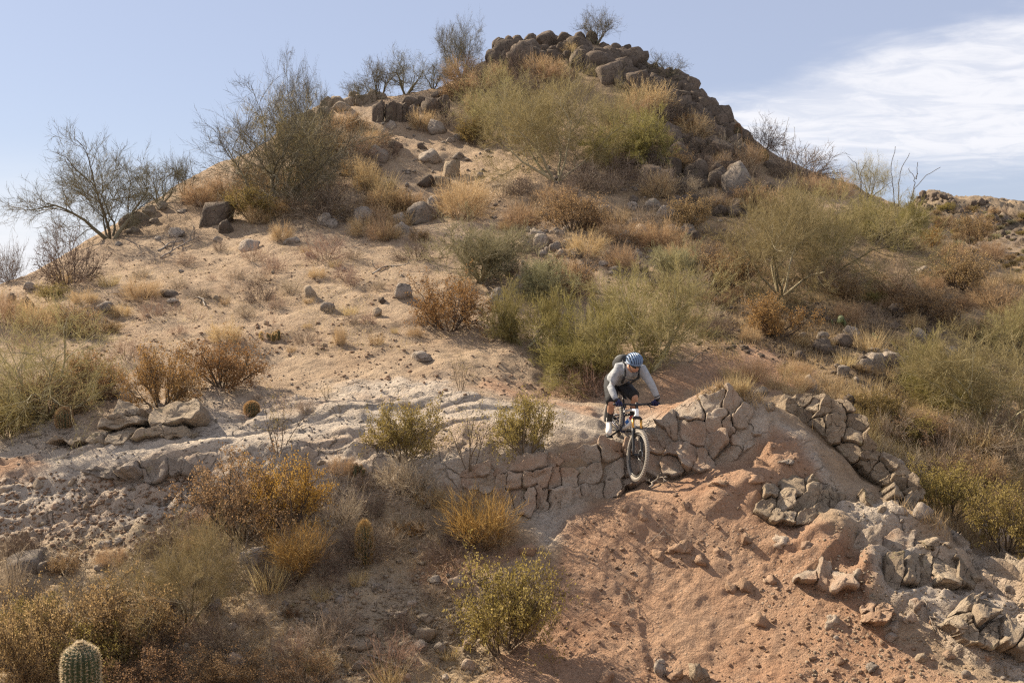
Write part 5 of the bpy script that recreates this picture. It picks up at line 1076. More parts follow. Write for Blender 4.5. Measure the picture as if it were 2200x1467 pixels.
for a in [ # kind, column, foot row, width, height, label
 # trees on the skyline
 ('bare',238,512,285,200,'spreading bare grey-green tree against the sky at the far left'),
 ('bare',590,442,360,250,'wide thin-leaved tree on the left skyline, second tree from the left'),
 ('palo_thin',612,440,240,215,'olive-stemmed palo verde in front of the wide thin-leaved skyline tree'),
 ('bare',655,330,130,195,'tall narrow feathery tree rising above the left skyline'),
 ('bare_small',770,212,70,50,'low brown bush on the skyline left of the twin bushy trees'),
 ('bare_small',812,205,110,85,'left one of two bushy small trees on the skyline above the column-shaped rocks'),
 ('bare_small',872,200,120,88,'right one of two bushy small trees on the skyline above the column-shaped rocks'),
 ('bare_small',930,180,70,58,'dark twiggy bush between the bushy trees and the lone forked tree'),
 ('bare',990,150,120,112,'lone forked bare tree leaning left of the summit boulders'),
 ('bare_small',1280,96,95,74,'wiry bare tree growing out of the summit boulders'),
 ('bare_small',1425,178,110,60,'dark bush on the right edge of the summit rocks'),
 ('bare_small',345,440,95,95,'thin bare bush between the two left skyline trees'),
 ('bare_small',395,420,80,85,'spindly twigs on the skyline left of the wide thin-leaved tree'),
 ('palo_thin',1868,425,110,85,'small olive tree on the right skyline beside the tall ocotillo'),
 # palo verdes
 ('palo',1195,388,300,228,'biggest olive palo verde in the middle of the hill'),
 ('palo_thin',1065,300,170,150,'greyer palo verde behind the left side of the biggest one'),
 ('palo_thin',1325,310,150,120,'rounded palo verde crown on the right of the biggest one'),
 ('palo_green',1370,350,170,100,'low yellowish palo verde spreading right of the biggest one'),
 ('palo',1678,632,280,225,'big pale-trunked palo verde on the right slope'),
 ('palo',1785,590,310,192,'dark-trunked palo verde just right of the pale-trunked one'),
 ('palo_green',1905,520,150,95,'low palo verde at the foot of the tall ocotillo'),
 ('palo',1395,798,300,222,'crooked-trunk palo verde directly behind the rider'),
 ('palo_green',1290,790,230,170,'dense olive bush left of the rider\'s shoulder'),
 ('palo_green',1215,812,180,95,'bright green low bush at the trail edge left of the rider'),
 ('palo_green',1130,745,150,120,'loose green bush at the left end of the thicket behind the rider'),
 ('palo_pale',1032,600,185,112,'pale green round bush in the middle of the slope'),
 ('palo_pale',1180,650,110,90,'light green sprawling bush above the thicket behind the rider'),
 ('palo_pale',1460,610,110,80,'pale green bush above right of the thicket behind the rider'),
 ('palo',2130,925,330,215,'large palo verde at the right edge above the gully'),
 ('palo_green',2030,870,190,130,'green feathery bush on the left of the right edge palo verde'),
 ('palo',2200,770,170,130,'upper palo verde cut by the right edge of the picture'),
 ('palo_thin',90,905,330,250,'olive palo verde at the left edge beside the slab outcrop'),
 ('palo',400,1345,310,225,'pale palo verde with one dark forked trunk at the lower left'),
 # rust, orange and olive shrubs
 ('rust',965,705,165,110,'round rust-orange shrub on the sand in the middle'),
 ('rust',1668,722,140,86,'rust-brown shrub on the right slope above the gully'),
 ('rust',345,872,140,126,'upright rust shrub just above the slab outcrop'),
 ('rust',480,828,190,100,'broad rust-brown shrub right of the upright rust shrub'),
 ('brown',520,1150,230,185,'big brown leafy shrub on the grey bank'),
 ('orange',622,1135,150,150,'bright orange leafy shrub joined to the right of the big brown one'),
 ('broom',640,1240,140,120,'orange broom-like shrub in the gully under the bright orange leafy one'),
 ('olive',868,985,145,122,'olive leafy bush left of the thin creosote on the rock edge'),
 ('sparse',1010,1000,170,160,'thin see-through creosote between two olive bushes'),
 ('olive',1132,975,125,126,'dense olive bush at the left end of the rider\'s slab'),
 ('sparse',597,968,120,135,'thin creosote standing alone beside the trail on the left'),
 ('sparse',990,838,70,105,'small thin creosote on the sand above the rock slab'),
 ('broom',1030,1178,150,125,'golden dry bush in front of the cracked wall'),
 ('olive',1080,1395,200,200,'olive-yellow bush at the bottom middle'),
 ('olive',2040,1110,150,115,'olive bush at the back of the right ridge'),
 ('olive',2160,1180,160,140,'olive bush behind the ridge at the right edge'),
 ('golden',2095,1050,130,80,'pale golden tuft bush behind the right ridge'),
 ('brown',70,1462,190,190,'brown leafy bush behind the saguaro'),
 ('brown',270,1400,200,160,'brown leafy thicket right of the saguaro'),
 ('brown',330,1500,220,120,'brown scrub right of the saguaro at the bottom edge'),
 ('brown',640,1480,160,80,'brown scrub at the bottom edge right of the pinkish boulder'),
 ('olive',20,940,100,90,'yellowish bush at the left edge below the palo verde'),
 ('rust',190,850,150,90,'rust undergrowth at the right foot of the left edge palo verde'),
 ('brown',120,885,160,90,'brown undergrowth beneath the left edge palo verde'),
 ('olive',1015,310,70,55,'yellow-flecked bush at the left foot of the biggest palo verde'),
 ('olive',540,470,100,66,'yellow-brown bush right of the big squarish boulder'),
 ('rust',1475,288,54,38,'orange round bush on the upper right slope'),
 ('orange',1998,530,50,42,'orange round bush below the tall ocotillo'),
 ('olive',1880,905,110,70,'small olive bush beside the trail bend behind the ridge'),
 ('brown',1215,640,140,92,'dark brown bush above the thicket behind the rider'),
 ('brown',1560,625,120,95,'dark brown bush left of the pale-trunked palo verde'),
 ('brown',1482,492,95,66,'dark olive round bush on the upper right slope'),
 ('brown',2060,620,130,90,'brown bush on the slope at the right'),
 ('brown',1230,490,150,76,'brown bush below the biggest palo verde'),
 ('brown',1990,690,130,70,'brown scrub left of the upper palo verde at the right edge'),
 ('brown',1900,650,110,50,'low brown scrub on the right slope above the dark overhanging rock'),
 ('orange',870,1150,80,30,'small orange sprig in the gully left of the golden dry bush'),
 ('olive',60,1360,130,80,'olive scrub at the lower left edge'),
 ('brown',1960,955,150,66,'golden-brown scrub in the gully behind the ridge'),
 # dead and grey brush
 ('dead',150,612,150,125,'dark bare brush heap on the left skyline slope'),
 ('dead',690,470,180,90,'dark dead brush under the left skyline trees'),
 ('dead',20,600,80,80,'dark bush cut by the left edge on the skyline'),
 ('dead',1300,395,140,60,'dark dead brush under the right side of the biggest palo verde'),
 ('dead',1740,600,200,60,'dark dead brush added as shade beneath the two right palo verdes'),  # dark shrub added to stand in for the shade under the crowns
 ('dead',2110,960,230,80,'dark dead branches under the right edge palo verde'),
 ('dead',560,650,66,48,'small dark bush on the sand on the left'),
 ('greybrush',655,736,66,40,'small grey bush right of the cholla cluster'),
 ('greybrush',755,695,36,22,'tiny grey tuft on the sand left of the rust shrub'),
 ('greybrush',890,1060,110,80,'grey-brown brush in front of the left olive bush'),
 ('dead',790,1200,130,80,'dark tangled brush around the tall barrel cactus'),
 ('dead',690,1230,110,80,'dark brush right of the orange broom shrub'),
 ('dead',600,1255,100,60,'dark tangle left of the orange broom shrub'),
 ('greybrush',1560,330,70,42,'grey-brown bush by the barrel cactus on the upper right slope'),
 ('dead',1640,320,100,60,'dark brush on the right skyline left of the spiny ocotillo'),
 ('dead',1720,380,150,70,'brown brush on the right skyline under the small ocotillo'),
 ('dead',1020,180,70,60,'brown dead bush right of the lone forked tree'),
 ('dead',380,1170,120,60,'purple-brown brush left of the big brown bank shrub'),
 ('dead',30,1200,110,70,'dark brush at the left edge above the flat grey slab'),
 ('greybrush',20,1290,90,110,'pale grey twigs at the left edge beside the flat grey slab'),
 ('greybrush',700,1400,130,80,'grey tangle at the bottom left of the olive-yellow bush'),
 ('greybrush',480,1390,120,60,'grey-brown tangle above the pinkish boulder'),
 ('dead',980,1200,150,60,'brown litter brush below the golden dry bush'),
 ('mauve',1240,842,110,55,'pinkish dry bush at the left of the rider'),
 ('mauve',840,1440,130,90,'pinkish twigs at the bottom left of the olive-yellow bush'),
 ('mauve',420,1130,90,50,'pale purple brush left of the big brown bank shrub'),
 ('dead',1520,720,60,34,'dark spiny clump on the slope right of the palo verde behind the rider'),
 ('dead',890,560,90,50,'dark dead bush left of the pale green round bush'),
 ('greybrush',1520,690,90,40,'pale grey dry bush above the dark spiny clump'),
 ('dead',1150,470,100,46,'grey dead bush above the broken grey rocks'),
 # straw shrubs
 ('straw',1425,535,92,64,'straw-coloured dome bush on the upper right slope'),
 ('straw',1465,578,80,54,'straw bush below right of the straw dome on the upper right slope'),
 ('straw',1113,490,78,52,'golden straw bush left of the brown bush under the biggest palo verde'),
 ('straw',1610,360,64,50,'golden round tuft right of the middle barrel cactus'),
 ('straw',1550,365,44,34,'small straw tuft below the middle barrel cactus'),
 ('straw',1795,420,80,42,'straw crown above the right palo verdes'),
 ('straw',483,735,72,46,'blond dry bush alone on the sand beside the cholla'),
 ('straw',305,645,84,50,'tawny dry bush on the left sand slope'),
 ('straw',790,408,66,58,'tall straw bush left of the dirt chute'),
 ('straw',810,312,60,32,'straw tufts below the column-shaped rocks'),
 ('straw',905,280,56,44,'straw bush at the foot of the column-shaped rocks'),
 ('straw',830,445,80,50,'straw bush above the broad lichen boulder'),
 ('straw',880,450,70,40,'straw bush just behind the broad lichen boulder'),
 ('straw',990,470,120,90,'large straw bush right of the leaning slab'),
 ('straw',1010,440,90,50,'straw bush below the cube-shaped boulder'),
 ('straw',490,420,90,50,'straw grass mound on the left skyline'),
 ('straw',430,440,80,50,'straw grass mound left of the big squarish boulder'),
 ('straw',820,515,66,44,'straw bush left of the low pale boulder'),
 ('straw',555,480,50,38,'spiky straw bush right of the big squarish boulder'),
 ('straw',735,285,100,44,'straw mound right of the tall feathery tree'),
 ('straw',770,330,80,44,'straw bush on the left of the upper dirt chute'),
 ('straw',1225,120,36,26,'straw tuft among the summit boulders'),
 ('straw',1190,175,90,30,'straw patch below the summit boulders'),
 ('straw',1390,240,110,60,'straw shrubs below the summit rocks on the right'),
 ('straw',730,740,28,40,'single straw sprig on the sand'),
 ('sprig',580,605,70,52,'see-through dry sprig right of the small dark bush'),
 ('sprig',500,630,70,46,'see-through dry sprig left of the small dark bush'),
 ('mauve',700,560,110,60,'pinkish dry bush on the open sand'),
 ('mauve',740,600,60,40,'small pinkish sprig on the open sand'),
 ('sprig',880,700,50,34,'pale sprig at the left foot of the round rust shrub'),
 ('straw',1330,520,110,50,'straw bush right of the broken grey rocks'),
 ('straw',2140,660,120,60,'straw bush on the slope at the right edge'),
 ('straw',1230,620,90,50,'straw bush above the dark brown bush'),
]:
    plant(*a)

# ------------------------------------------------------------------ cacti, ocotillos, dead wood
def lathe_ribs(n_rib, prof, depth, seg_per=4):
    """ribbed body of revolution: profile of (height, radius)"""
    n = n_rib * seg_per; a = np.arange(n) * 2 * np.pi / n
    rib = 1 - depth * (.5 - .5 * np.cos(a * n_rib)) ** 1.0
    V = np.concatenate([np.stack([np.cos(a) * r * rib, np.sin(a) * r * rib, np.full(n, z)], 1) for z, r in prof])
    K = len(prof); I = np.arange(K * n).reshape(K, n); J = np.roll(I, -1, 1)
    return V, np.stack([I[:-1], J[:-1], J[1:], I[1:]], -1).reshape(-1, 4)
M_cactus = plain('cactus_skin', (0.045, 0.062, 0.028), .6, noise=.25, scale=8)
M_spine = twig_material('pale_spines', (0.42, 0.33, 0.20), (0.58, 0.48, 0.32), (0.78, 0.70, 0.54), .55)
M_spine_red = twig_material('reddish_spines', (0.27, 0.14, 0.08), (0.40, 0.25, 0.14), (0.55, 0.40, 0.24), .3)
M_spine_gold = twig_material('golden_spines', (0.40, 0.25, 0.09), (0.55, 0.37, 0.15), (0.68, 0.50, 0.25), .3)
def cactus_proto(nr, h, r, depth, nz, spl, spn, mat, seed, sw=.004, dome=.55):
    zs = np.linspace(0, 1, 16); prof = [(z * h, r * (1.0 if z < 1 - dome else math.sqrt(max(1e-4, 1 - ((z - 1 + dome) / dome) ** 2))) * (.86 + .14 * min(1, z * 4))) for z in zs]
    prof = [(z, max(rr, r * .03)) for z, rr in prof]
    V, Q = lathe_ribs(nr, prof, depth); body = new_mesh('stem', V, Q, M_cactus, smooth=True)
    g = Geo(seed); rr = np.random.default_rng(seed); pz = np.array([p[0] for p in prof]); pr = np.array([p[1] for p in prof]); A, B = [], []
    arc = np.concatenate([[0], np.cumsum(np.hypot(np.diff(pz), np.diff(pr)))])
    for i in range(nr):
        a = i * 2 * np.pi / nr
        for j in range(nz):
            s = (j + .5) / nz * arc[-1]; z, q = np.interp(s, arc, pz), np.interp(s, arc, pr)
            nz_ = np.gradient(pr, arc); out_n = np.array([np.cos(a), np.sin(a), -np.interp(s, arc, nz_)]); out_n /= np.linalg.norm(out_n)
            c = np.array([np.cos(a) * q, np.sin(a) * q, z]); d = nrm_(out_n + rr.normal(0, .75, (spn, 3)))
            A.append(np.repeat(c[None], spn, 0)); B.append(c + d * spl * rr.uniform(.5, 1.2, (spn, 1)))
    P = np.stack([np.concatenate(A), np.concatenate(B)], 1); g.slivers(P, sw)
    return [('stem', body), ('spines', g.mesh('spines', mat))]
SAG = cactus_proto(22, 1.25, .15, .22, 46, .030, 15, M_spine, 31, .0042, dome=.14)
BAR_R = cactus_proto(18, .55, .20, .22, 20, .07, 15, M_spine_red, 32, .009, dome=.5)
BAR_G = cactus_proto(18, .55, .20, .22, 20, .07, 15, M_spine_gold, 33, .009, dome=.5)
CHO = cactus_proto(9, .22, .035, .15, 12, .035, 7, M_spine_gold, 34, .004, dome=.25)
HED = cactus_proto(10, .22, .04, .2, 11, .035, 6, M_spine_red, 35, .004, dome=.3)
def cactus(parts, px, py, w, h, pw, ph, name, label, Y=None, lean=0):
    p = ground_spot(px, py, Y); k = p[1] / F; o = thing(name, label, 'cactus', Vector(p) - Vector((0, 0, .02)))
    o.scale = (w * k / pw, w * k / pw, h * k / ph); o.rotation_euler = (0, math.radians(lean), _pr.uniform(0, 6))
    for n, m in parts: obj(n, m, o)
    return o
p = P3(172, 1378, 7.8); k = 7.8 / F
o = thing('saguaro_cactus', 'young ribbed saguaro with pale spines poking up at the bottom left', 'cactus', Vector((p.x, 7.8, p.z - 1.25 * (80 * k / .31))))
o.scale = (80 * k / .31,) * 3
for n, m in SAG: obj(n, m, o)
for a in [(BAR_G,541,890,32,32,'round golden barrel cactus beside the trail on the left'), (BAR_R,138,915,34,44,'dark reddish barrel cactus under the left edge palo verde'), (BAR_G,783,1205,38,92,'tall barrel cactus with a golden crown in the gully brush'),
          (BAR_R,1542,340,24,24,'small barrel cactus on the upper right slope, middle of three'), (BAR_R,1584,302,18,36,'slender barrel cactus on the right skyline'), (BAR_G,1640,345,20,24,'barrel cactus beside the golden round tuft on the upper right'),
          (BAR_R,2026,606,24,26,'reddish barrel cactus on the slope at the right')]:
    cactus(a[0], a[1], a[2], a[3], a[4], .42, .57, 'barrel_cactus', a[5])
def cluster(parts, px, py, w, h, n, name, label, seed):
    r = random.Random(seed); p = ground_spot(px, py); k = p[1] / F; o = thing(name, label, 'cactus', Vector(p))
    for i in range(n):
        a, q = r.uniform(0, 6.28), math.sqrt(r.uniform(0, 1)) * w * k * .42; s = h * k / .24 * r.uniform(.55, 1.05)
        st = obj('arm', parts[0][1], o, Vector((math.cos(a) * q, math.sin(a) * q * .7, -.02))); st.scale = (s, s, s); st.rotation_euler = (r.uniform(-.5, .5), r.uniform(-.5, .5), r.uniform(0, 6))
        obj('spines', parts[1][1], st)
cluster(CHO, 580, 730, 52, 24, 15, 'cholla_cactus', 'spiny golden cholla cluster on the open sand', 1)
cluster(HED, 766, 1018, 32, 36, 6, 'hedgehog_cactus', 'reddish hedgehog cactus clump beside the trail', 2)
cluster(HED, 1525, 722, 40, 22, 7, 'hedgehog_cactus', 'small hedgehog cactus clump on the slope above the gully', 3)
M_pad = plain('prickly_pear_pad', (0.13, 0.15, 0.06), .6, noise=.3, scale=6)
def pear(px, py, w, h, label, seed):
    r = random.Random(seed); p = ground_spot(px, py); k = p[1] / F; o = thing('prickly_pear', label, 'cactus', Vector(p)); s = h * k
    V = ICO2 * np.array([.5, .09, .62]); me = new_mesh('pad', V + np.array([0, 0, .55]), ICO2F, M_pad, smooth=True)
    for i in range(8):
        q = obj('pad', me, o, Vector((r.uniform(-.5, .5) * w * k * .7, r.uniform(-.3, .3) * w * k, r.choice((0, 0, .35)) * s))); q.scale = (s * .55,) * 3; q.rotation_euler = (r.uniform(-.3, .3), r.uniform(-.5, .5), r.uniform(0, 3))
pear(1802, 702, 40, 26, 'green prickly pear on the right grassy slope', 1); pear(1885, 732, 26, 18, 'small yellowish prickly pear right of the larger one', 2)
M_oco = twig_material('ocotillo_bark', (0.09, 0.075, 0.06), (0.15, 0.125, 0.10), (0.22, 0.19, 0.15))
def ocotillo(px, py, label, stems, seed):
    p = ground_spot(px, py); k = p[1] / F; o = thing('ocotillo', label, 'plant', Vector(p))
    for s in stems:
        pts = np.array([[(x - px) * k, (i % 2) * .12 + i * .05, (py - y) * k] for i, (x, y) in enumerate(s)]); m = 14; t = np.linspace(0, len(pts) - 1, m)
        q = np.stack([np.interp(t, np.arange(len(pts)), pts[:, c]) for c in range(3)], 1); q[1:-1] += np.random.default_rng(seed + len(s)).normal(0, .018, (m - 2, 3))
        g = Geo(seed); g.tubes(q[None], .017, .008, 5); gr = Grower(seed); th = gr.kids(q[None], 60, .03, 1, 70, .014, 1, .1, 0, 0); g.slivers(th, .006); obj('stem', g.mesh('stem', M_oco), o)
ocotillo(1935, 545, 'tall branching ocotillo on the right skyline', [[(1930,545),(1926,470),(1918,400),(1916,360),(1924,316)], [(1932,540),(1932,450),(1930,400),(1938,365),(1955,330)], [(1940,540),(1955,440),(1962,410),(1990,380),(2022,360)], [(1958,430),(1966,400),(1964,380),(1955,362)], [(1964,385),(1972,375),(1970,350)]], 3)
ocotillo(1700, 345, 'slim spiny ocotillo on the skyline left of the cloud gap', [[(1692,340),(1684,300),(1690,270),(1697,248)], [(1695,340),(1690,305),(1686,285)], [(1700,345),(1702,310),(1708,285),(1708,268)], [(1700,345),(1712,335),(1722,320)]], 4)
ocotillo(1845, 430, 'two-stemmed ocotillo behind the small olive tree on the right skyline', [[(1848,430),(1850,380),(1838,350),(1824,335)], [(1850,430),(1852,370),(1862,350),(1870,336)]], 5)
M_wood = twig_material('dead_wood', (0.10, 0.08, 0.065), (0.19, 0.155, 0.125), (0.34, 0.29, 0.24))
def stick(pts, label, r=.012, fork=4, seed=0):
    H_ = np.array([hit(x, y)[0] for x, y in pts]); c = H_[0].copy(); H_[:, 2] += .02 + np.array([0, .05, .07, .04, .02][:len(pts)])
    o = thing('dead_branch', label, 'branch', Vector(c)); g = Grower(seed); m = 9; t = np.linspace(0, len(pts) - 1, m)
    q = np.stack([np.interp(t, np.arange(len(pts)), (H_ - c)[:, k_]) for k_ in range(3)], 1); q[1:-1] += g.r.normal(0, .012, (m - 2, 3))
    ge = Geo(seed); ge.tubes(q[None], r, r * .4, 5); K = g.kids(q[None], fork, .15, 1, 45, .4, 4, .2, .02); ge.tubes(K, r * .6, r * .25, 4); K2 = g.kids(K, 3, .2, 1, 45, .5, 2, .2, .02); ge.tubes(K2, r * .35, r * .15, 3)
    o.data = None; obj('wood', ge.mesh('wood', M_wood), o)
for a in [([(345,555),(385,535),(425,515)],'long dark fallen branch on the left sand slope',.035,6), ([(340,540),(370,525),(400,522)],'second dark fallen branch above the long one on the left',.03,6), ([(800,590),(830,575),(870,578)],'dry grey branch lying left of the dark dead bush',.03,6),
          ([(425,640),(436,650),(440,665)],'short broken stick standing on the left sand',.025,3), ([(790,1410),(830,1432),(880,1455)],'curved pale stick lying at the bottom edge',.014,4), ([(1340,1262),(1350,1290),(1362,1325)],'pale straw stick on the red slope',.006,5),
          ([(1390,1170),(1425,1150),(1440,1165)],'tangle of dry roots on the red slope',.007,7), ([(1985,1290),(1995,1330),(2010,1370)],'dark dead stick on the lower right slope',.016,7), ([(2010,1345),(2050,1375),(2100,1400)],'long thin pale twig right of the dark dead stick',.007,4),
          ([(1130,1290),(1165,1310),(1200,1330)],'bleached twig at the right foot of the bottom olive bush',.012,6), ([(1480,780),(1500,770),(1530,762)],'root sticking out of the gully bank',.012,4), ([(560,1010),(520,1240),(480,1300)],'thin grey branch under the big brown bank shrub',.01,3),
          ([(1395,1050),(1412,1040),(1430,1038)],'knotted root beside the front wheel',.02,6), ([(1225,800),(1255,790),(1268,768)],'forked dead branch left of the rider',.016,4)]:
    stick(a[0], a[1], a[2], a[3], seed=int(a[0][0][0]))

# ------------------------------------------------------------------ scattered plants and stones that fill the slopes
MARKS = [(220,420,'the left skyline tree'),(465,455,'the big squarish boulder'),(590,300,'the wide skyline tree'),(650,220,'the tall feathery tree'),(880,230,'the column-shaped rocks'),(969,360,'the cube-shaped boulder'),(905,460,'the broad lichen boulder'),(990,100,'the lone forked tree'),
         (1200,100,'the summit boulders'),(1200,290,'the biggest palo verde'),(1592,380,'the large pointed boulder'),(1940,430,'the tall ocotillo'),(1640,540,'the pale-trunked palo verde'),(1790,530,'the dark-trunked palo verde'),(1032,560,'the pale green round bush'),(1180,530,'the broken grey rocks'),
         (965,660,'the round rust shrub'),(1425,510,'the straw dome bush'),(1390,700,'the palo verde behind the rider'),(1360,850,'the rider'),(1742,825,'the egg-shaped boulder'),(1800,900,'the upright ridge blocks'),(1550,900,'the cracked mound'),(1170,1050,'the cracked wall'),(2130,830,'the right edge palo verde'),
         (2040,1060,'the ridge-back olive bush'),(1668,690,'the rust-brown shrub on the right'),(370,890,'the slab outcrop'),(480,785,'the broad rust-brown shrub'),(580,715,'the cholla'),(906,770,'the lone dark rock'),(560,630,'the small dark bush'),(90,780,'the left edge palo verde'),(140,560,'the dark brush heap'),
         (520,1070,'the big brown bank shrub'),(640,1180,'the orange broom shrub'),(350,1230,'the lower left palo verde'),(172,1420,'the saguaro'),(783,1150,'the tall barrel cactus'),(1030,1110,'the golden dry bush'),(1080,1300,'the bottom olive bush'),(505,1425,'the pinkish split boulder'),(868,930,'the left olive bush'),
         (1132,920,'the dense olive bush'),(1590,300,'the slender skyline barrel cactus'),(1940,665,'the dark overhanging rock'),(1802,690,'the prickly pear'),(2060,580,'the brown bush at the right')]
DIRS = {(1,0):'right of',(-1,0):'left of',(0,1):'below',(0,-1):'above',(1,1):'below right of',(-1,1):'below left of',(1,-1):'above right of',(-1,-1):'above left of'}
TAKEN = set()
def auto_label(px, py, words):
    order = sorted(MARKS, key=lambda m: (m[0] - px) ** 2 + 2 * (m[1] - py) ** 2)
    for near_w in ('just', 'a little', 'some way'):
        for m in order[:4]:
            dx_, dy_ = px - m[0], py - m[1]; dd = math.hypot(dx_, dy_)
            nw = 'just' if dd < 60 else ('a little way' if dd < 130 else 'well')
            a = math.atan2(dy_, dx_); c = (round(math.cos(a)), round(math.sin(a)))
            L = f'{words} {nw} {DIRS[c]} {m[2]}'
            if L not in TAKEN and len(L.split()) <= 16: TAKEN.add(L); return L, None
    return f'{words} near {order[0][2]}, alike others', f'{words}s near {order[0][2]}'
WORDS = {'straw': 'straw-coloured dry shrub', 'mauve': 'pinkish dry shrub', 'dead': 'dark dead brush', 'greybrush': 'grey-brown brush', 'sprig': 'thin dry sprig', 'brown': 'brown leafy scrub', 'olive': 'olive leafy scrub', 'rust': 'rust-coloured scrub', 'tuft': 'dry grass tuft', 'palo_green': 'yellow-green bush', 'sparse': 'see-through creosote', 'golden': 'golden dry bush', 'palo_pale': 'pale green bush', 'bare_small': 'bare twiggy bush'}
def fill(poly, n, kinds, wlo, whi, seed, asp=(.5, .8)):
    r = random.Random(seed)
    for p in jitter_sites(poly, n, seed):
        kd = r.choices(list(kinds), list(kinds.values()))[0]; w = r.uniform(wlo, whi) * r.uniform(.8, 1.2); size = 'small ' if w < (wlo + whi) / 2 else ''
        lab, grp = auto_label(p[0], p[1], size + WORDS[kd]); plant(kd, p[0], p[1], w, w * r.uniform(*asp), lab, grp)
fill([(240,560),(520,530),(700,500),(860,560),(860,660),(900,720),(700,760),(400,740),(250,700),(20,700),(60,640)], 56, {'mauve': 3, 'straw': 3, 'sprig': 3, 'greybrush': 3, 'dead': 1, 'tuft': 3}, 18, 58, 41)
fill([(640,300),(780,270),(840,330),(830,420),(900,520),(760,510),(700,450),(560,470),(440,430),(560,380)], 38, {'straw': 5, 'mauve': 1, 'dead': 2, 'brown': 2, 'tuft': 2}, 40, 80, 42)
fill([(980,170),(1180,150),(1260,170),(1060,230),(1000,290),(930,260)], 14, {'dead': 2, 'straw': 3, 'brown': 1, 'greybrush': 2}, 40, 80, 43)
fill([(1330,190),(1480,260),(1520,320),(1700,390),(1760,410),(1640,470),(1500,440),(1420,430),(1340,400)], 28, {'straw': 3, 'dead': 3, 'greybrush': 2, 'brown': 3, 'tuft': 1}, 40, 90, 44)
fill([(1060,420),(1400,440),(1540,450),(1600,600),(1480,640),(1300,600),(1080,600),(1040,520)], 24, {'straw': 3, 'greybrush': 3, 'brown': 2, 'dead': 2, 'tuft': 2}, 44, 90, 45)
fill([(1860,440),(1990,460),(2210,600),(2210,760),(2010,760),(1850,640),(1960,580)], 26, {'straw': 3, 'greybrush': 1, 'brown': 3, 'dead': 2, 'tuft': 4, 'palo_green': 1}, 44, 96, 46)
fill([(1500,640),(1620,640),(1850,640),(1980,760),(1960,830),(1800,790),(1640,750),(1480,700)], 26, {'straw': 3, 'greybrush': 1, 'brown': 2, 'dead': 2, 'tuft': 5}, 34, 76, 47)
fill([(1830,860),(1960,900),(2210,1010),(2210,1140),(2060,1060),(1900,990)], 26, {'golden': 2, 'greybrush': 3, 'brown': 3, 'tuft': 5, 'olive': 1}, 60, 120, 48)
fill([(-10,1200),(160,1170),(420,1180),(640,1290),(760,1230),(960,1220),(1000,1330),(960,1467),(560,1480),(250,1300),(0,1350)], 26, {'dead': 4, 'greybrush': 3, 'mauve': 3, 'brown': 3, 'tuft': 6, 'straw': 5}, 38, 86, 49)
fill([(-10,1380),(250,1360),(700,1400),(720,1500),(-10,1500)], 8, {'brown': 4, 'dead': 2, 'greybrush': 2, 'olive': 1}, 80, 150, 50)
fill([(720,1000),(960,1010),(1000,1090),(1080,1170),(860,1230),(700,1180),(720,1080)], 12, {'dead': 3, 'greybrush': 4, 'mauve': 2, 'straw': 1}, 50, 110, 51)
fill([(-10,640),(200,640),(260,720),(290,840),(240,880),(-10,960)], 14, {'olive': 3, 'brown': 3, 'straw': 2, 'mauve': 2}, 60, 110, 52)
fill([(450,850),(800,850),(900,880),(740,900),(500,900)], 9, {'sprig': 3, 'sparse': 1, 'greybrush': 1}, 26, 56, 53)
fill([(1240,810),(1330,800),(1300,855),(1240,850)], 4, {'mauve': 3}, 50, 90, 54)
fill([(1560,800),(1740,800),(1760,850),(1640,850),(1560,830)], 9, {'tuft': 4, 'golden': 2, 'sprig': 1}, 40, 70, 55)
fill([(1100,420),(1290,340),(1400,360),(1420,440),(1250,470)], 8, {'dead': 3, 'greybrush': 2}, 60, 110, 56)

fill([(1965,455),(2060,450),(2210,462),(2210,600),(2080,540),(1990,520)], 90, {'greybrush': 3, 'olive': 3, 'straw': 1, 'brown': 2, 'palo_pale': 1}, 9, 30, 57, (.45, .7))
boulder_pile('ridge_rocks', 'dark rocky knob on the crest of the far right ridge', 'rock outcrop', crest(26, 35, [(1968,430),(1990,418),(2020,424),(2060,440),(2050,452),(1975,448)], 7, 15) + [(1984,424,12,16),(2010,428,20,16)], 'brown')
boulder_pile('far_crag', 'second dark crag on the far ridge near the right edge', 'rock outcrop', crest(34, 36, [(2090,440),(2125,436),(2200,510),(2210,540),(2150,510),(2100,480)], 7, 15), 'brown')
def stones(poly, n, slo, shi, mats, kinds, seed, words):
    r = random.Random(seed)
    for p in jitter_sites(poly, n, seed):
        w = r.uniform(slo, shi) if r.random() < .8 else r.uniform(shi, shi * 1.7); lab, grp = auto_label(p[0], p[1], words)
        boulder(p[0], p[1], w, w * r.uniform(.5, .85), lab, r.choice(kinds), r.choice(mats), name='stone', group=grp)
stones([(240,500),(860,520),(900,700),(700,760),(300,680),(40,660)], 16, 9, 18, ['grey', 'tan'], ['round', 'sharp'], 61, 'small grey stone')
stones([(700,250),(1000,270),(1060,420),(760,500),(560,460)], 22, 14, 28, ['brown', 'grey'], ['round', 'sharp', 'boxy'], 62, 'grey stone')
stones([(1400,420),(1640,430),(1640,600),(1240,600),(1200,480)], 20, 12, 26, ['brown', 'grey'], ['round', 'sharp'], 63, 'brown stone')
stones([(1560,660),(1960,680),(2100,760),(1950,840),(1700,770)], 24, 12, 28, ['brown', 'grey'], ['round', 'sharp'], 64, 'stone in dry grass')
stones([(-10,1050),(400,1040),(420,1150),(200,1200),(-10,1180)], 26, 9, 20, ['tan', 'grey', 'red'], ['round', 'sharp'], 65, 'loose stone on the grey bank')
stones([(200,1200),(620,1300),(640,1460),(300,1440)], 18, 9, 24, ['tan', 'grey'], ['round', 'sharp'], 70, 'pale stone in the lower left litter')
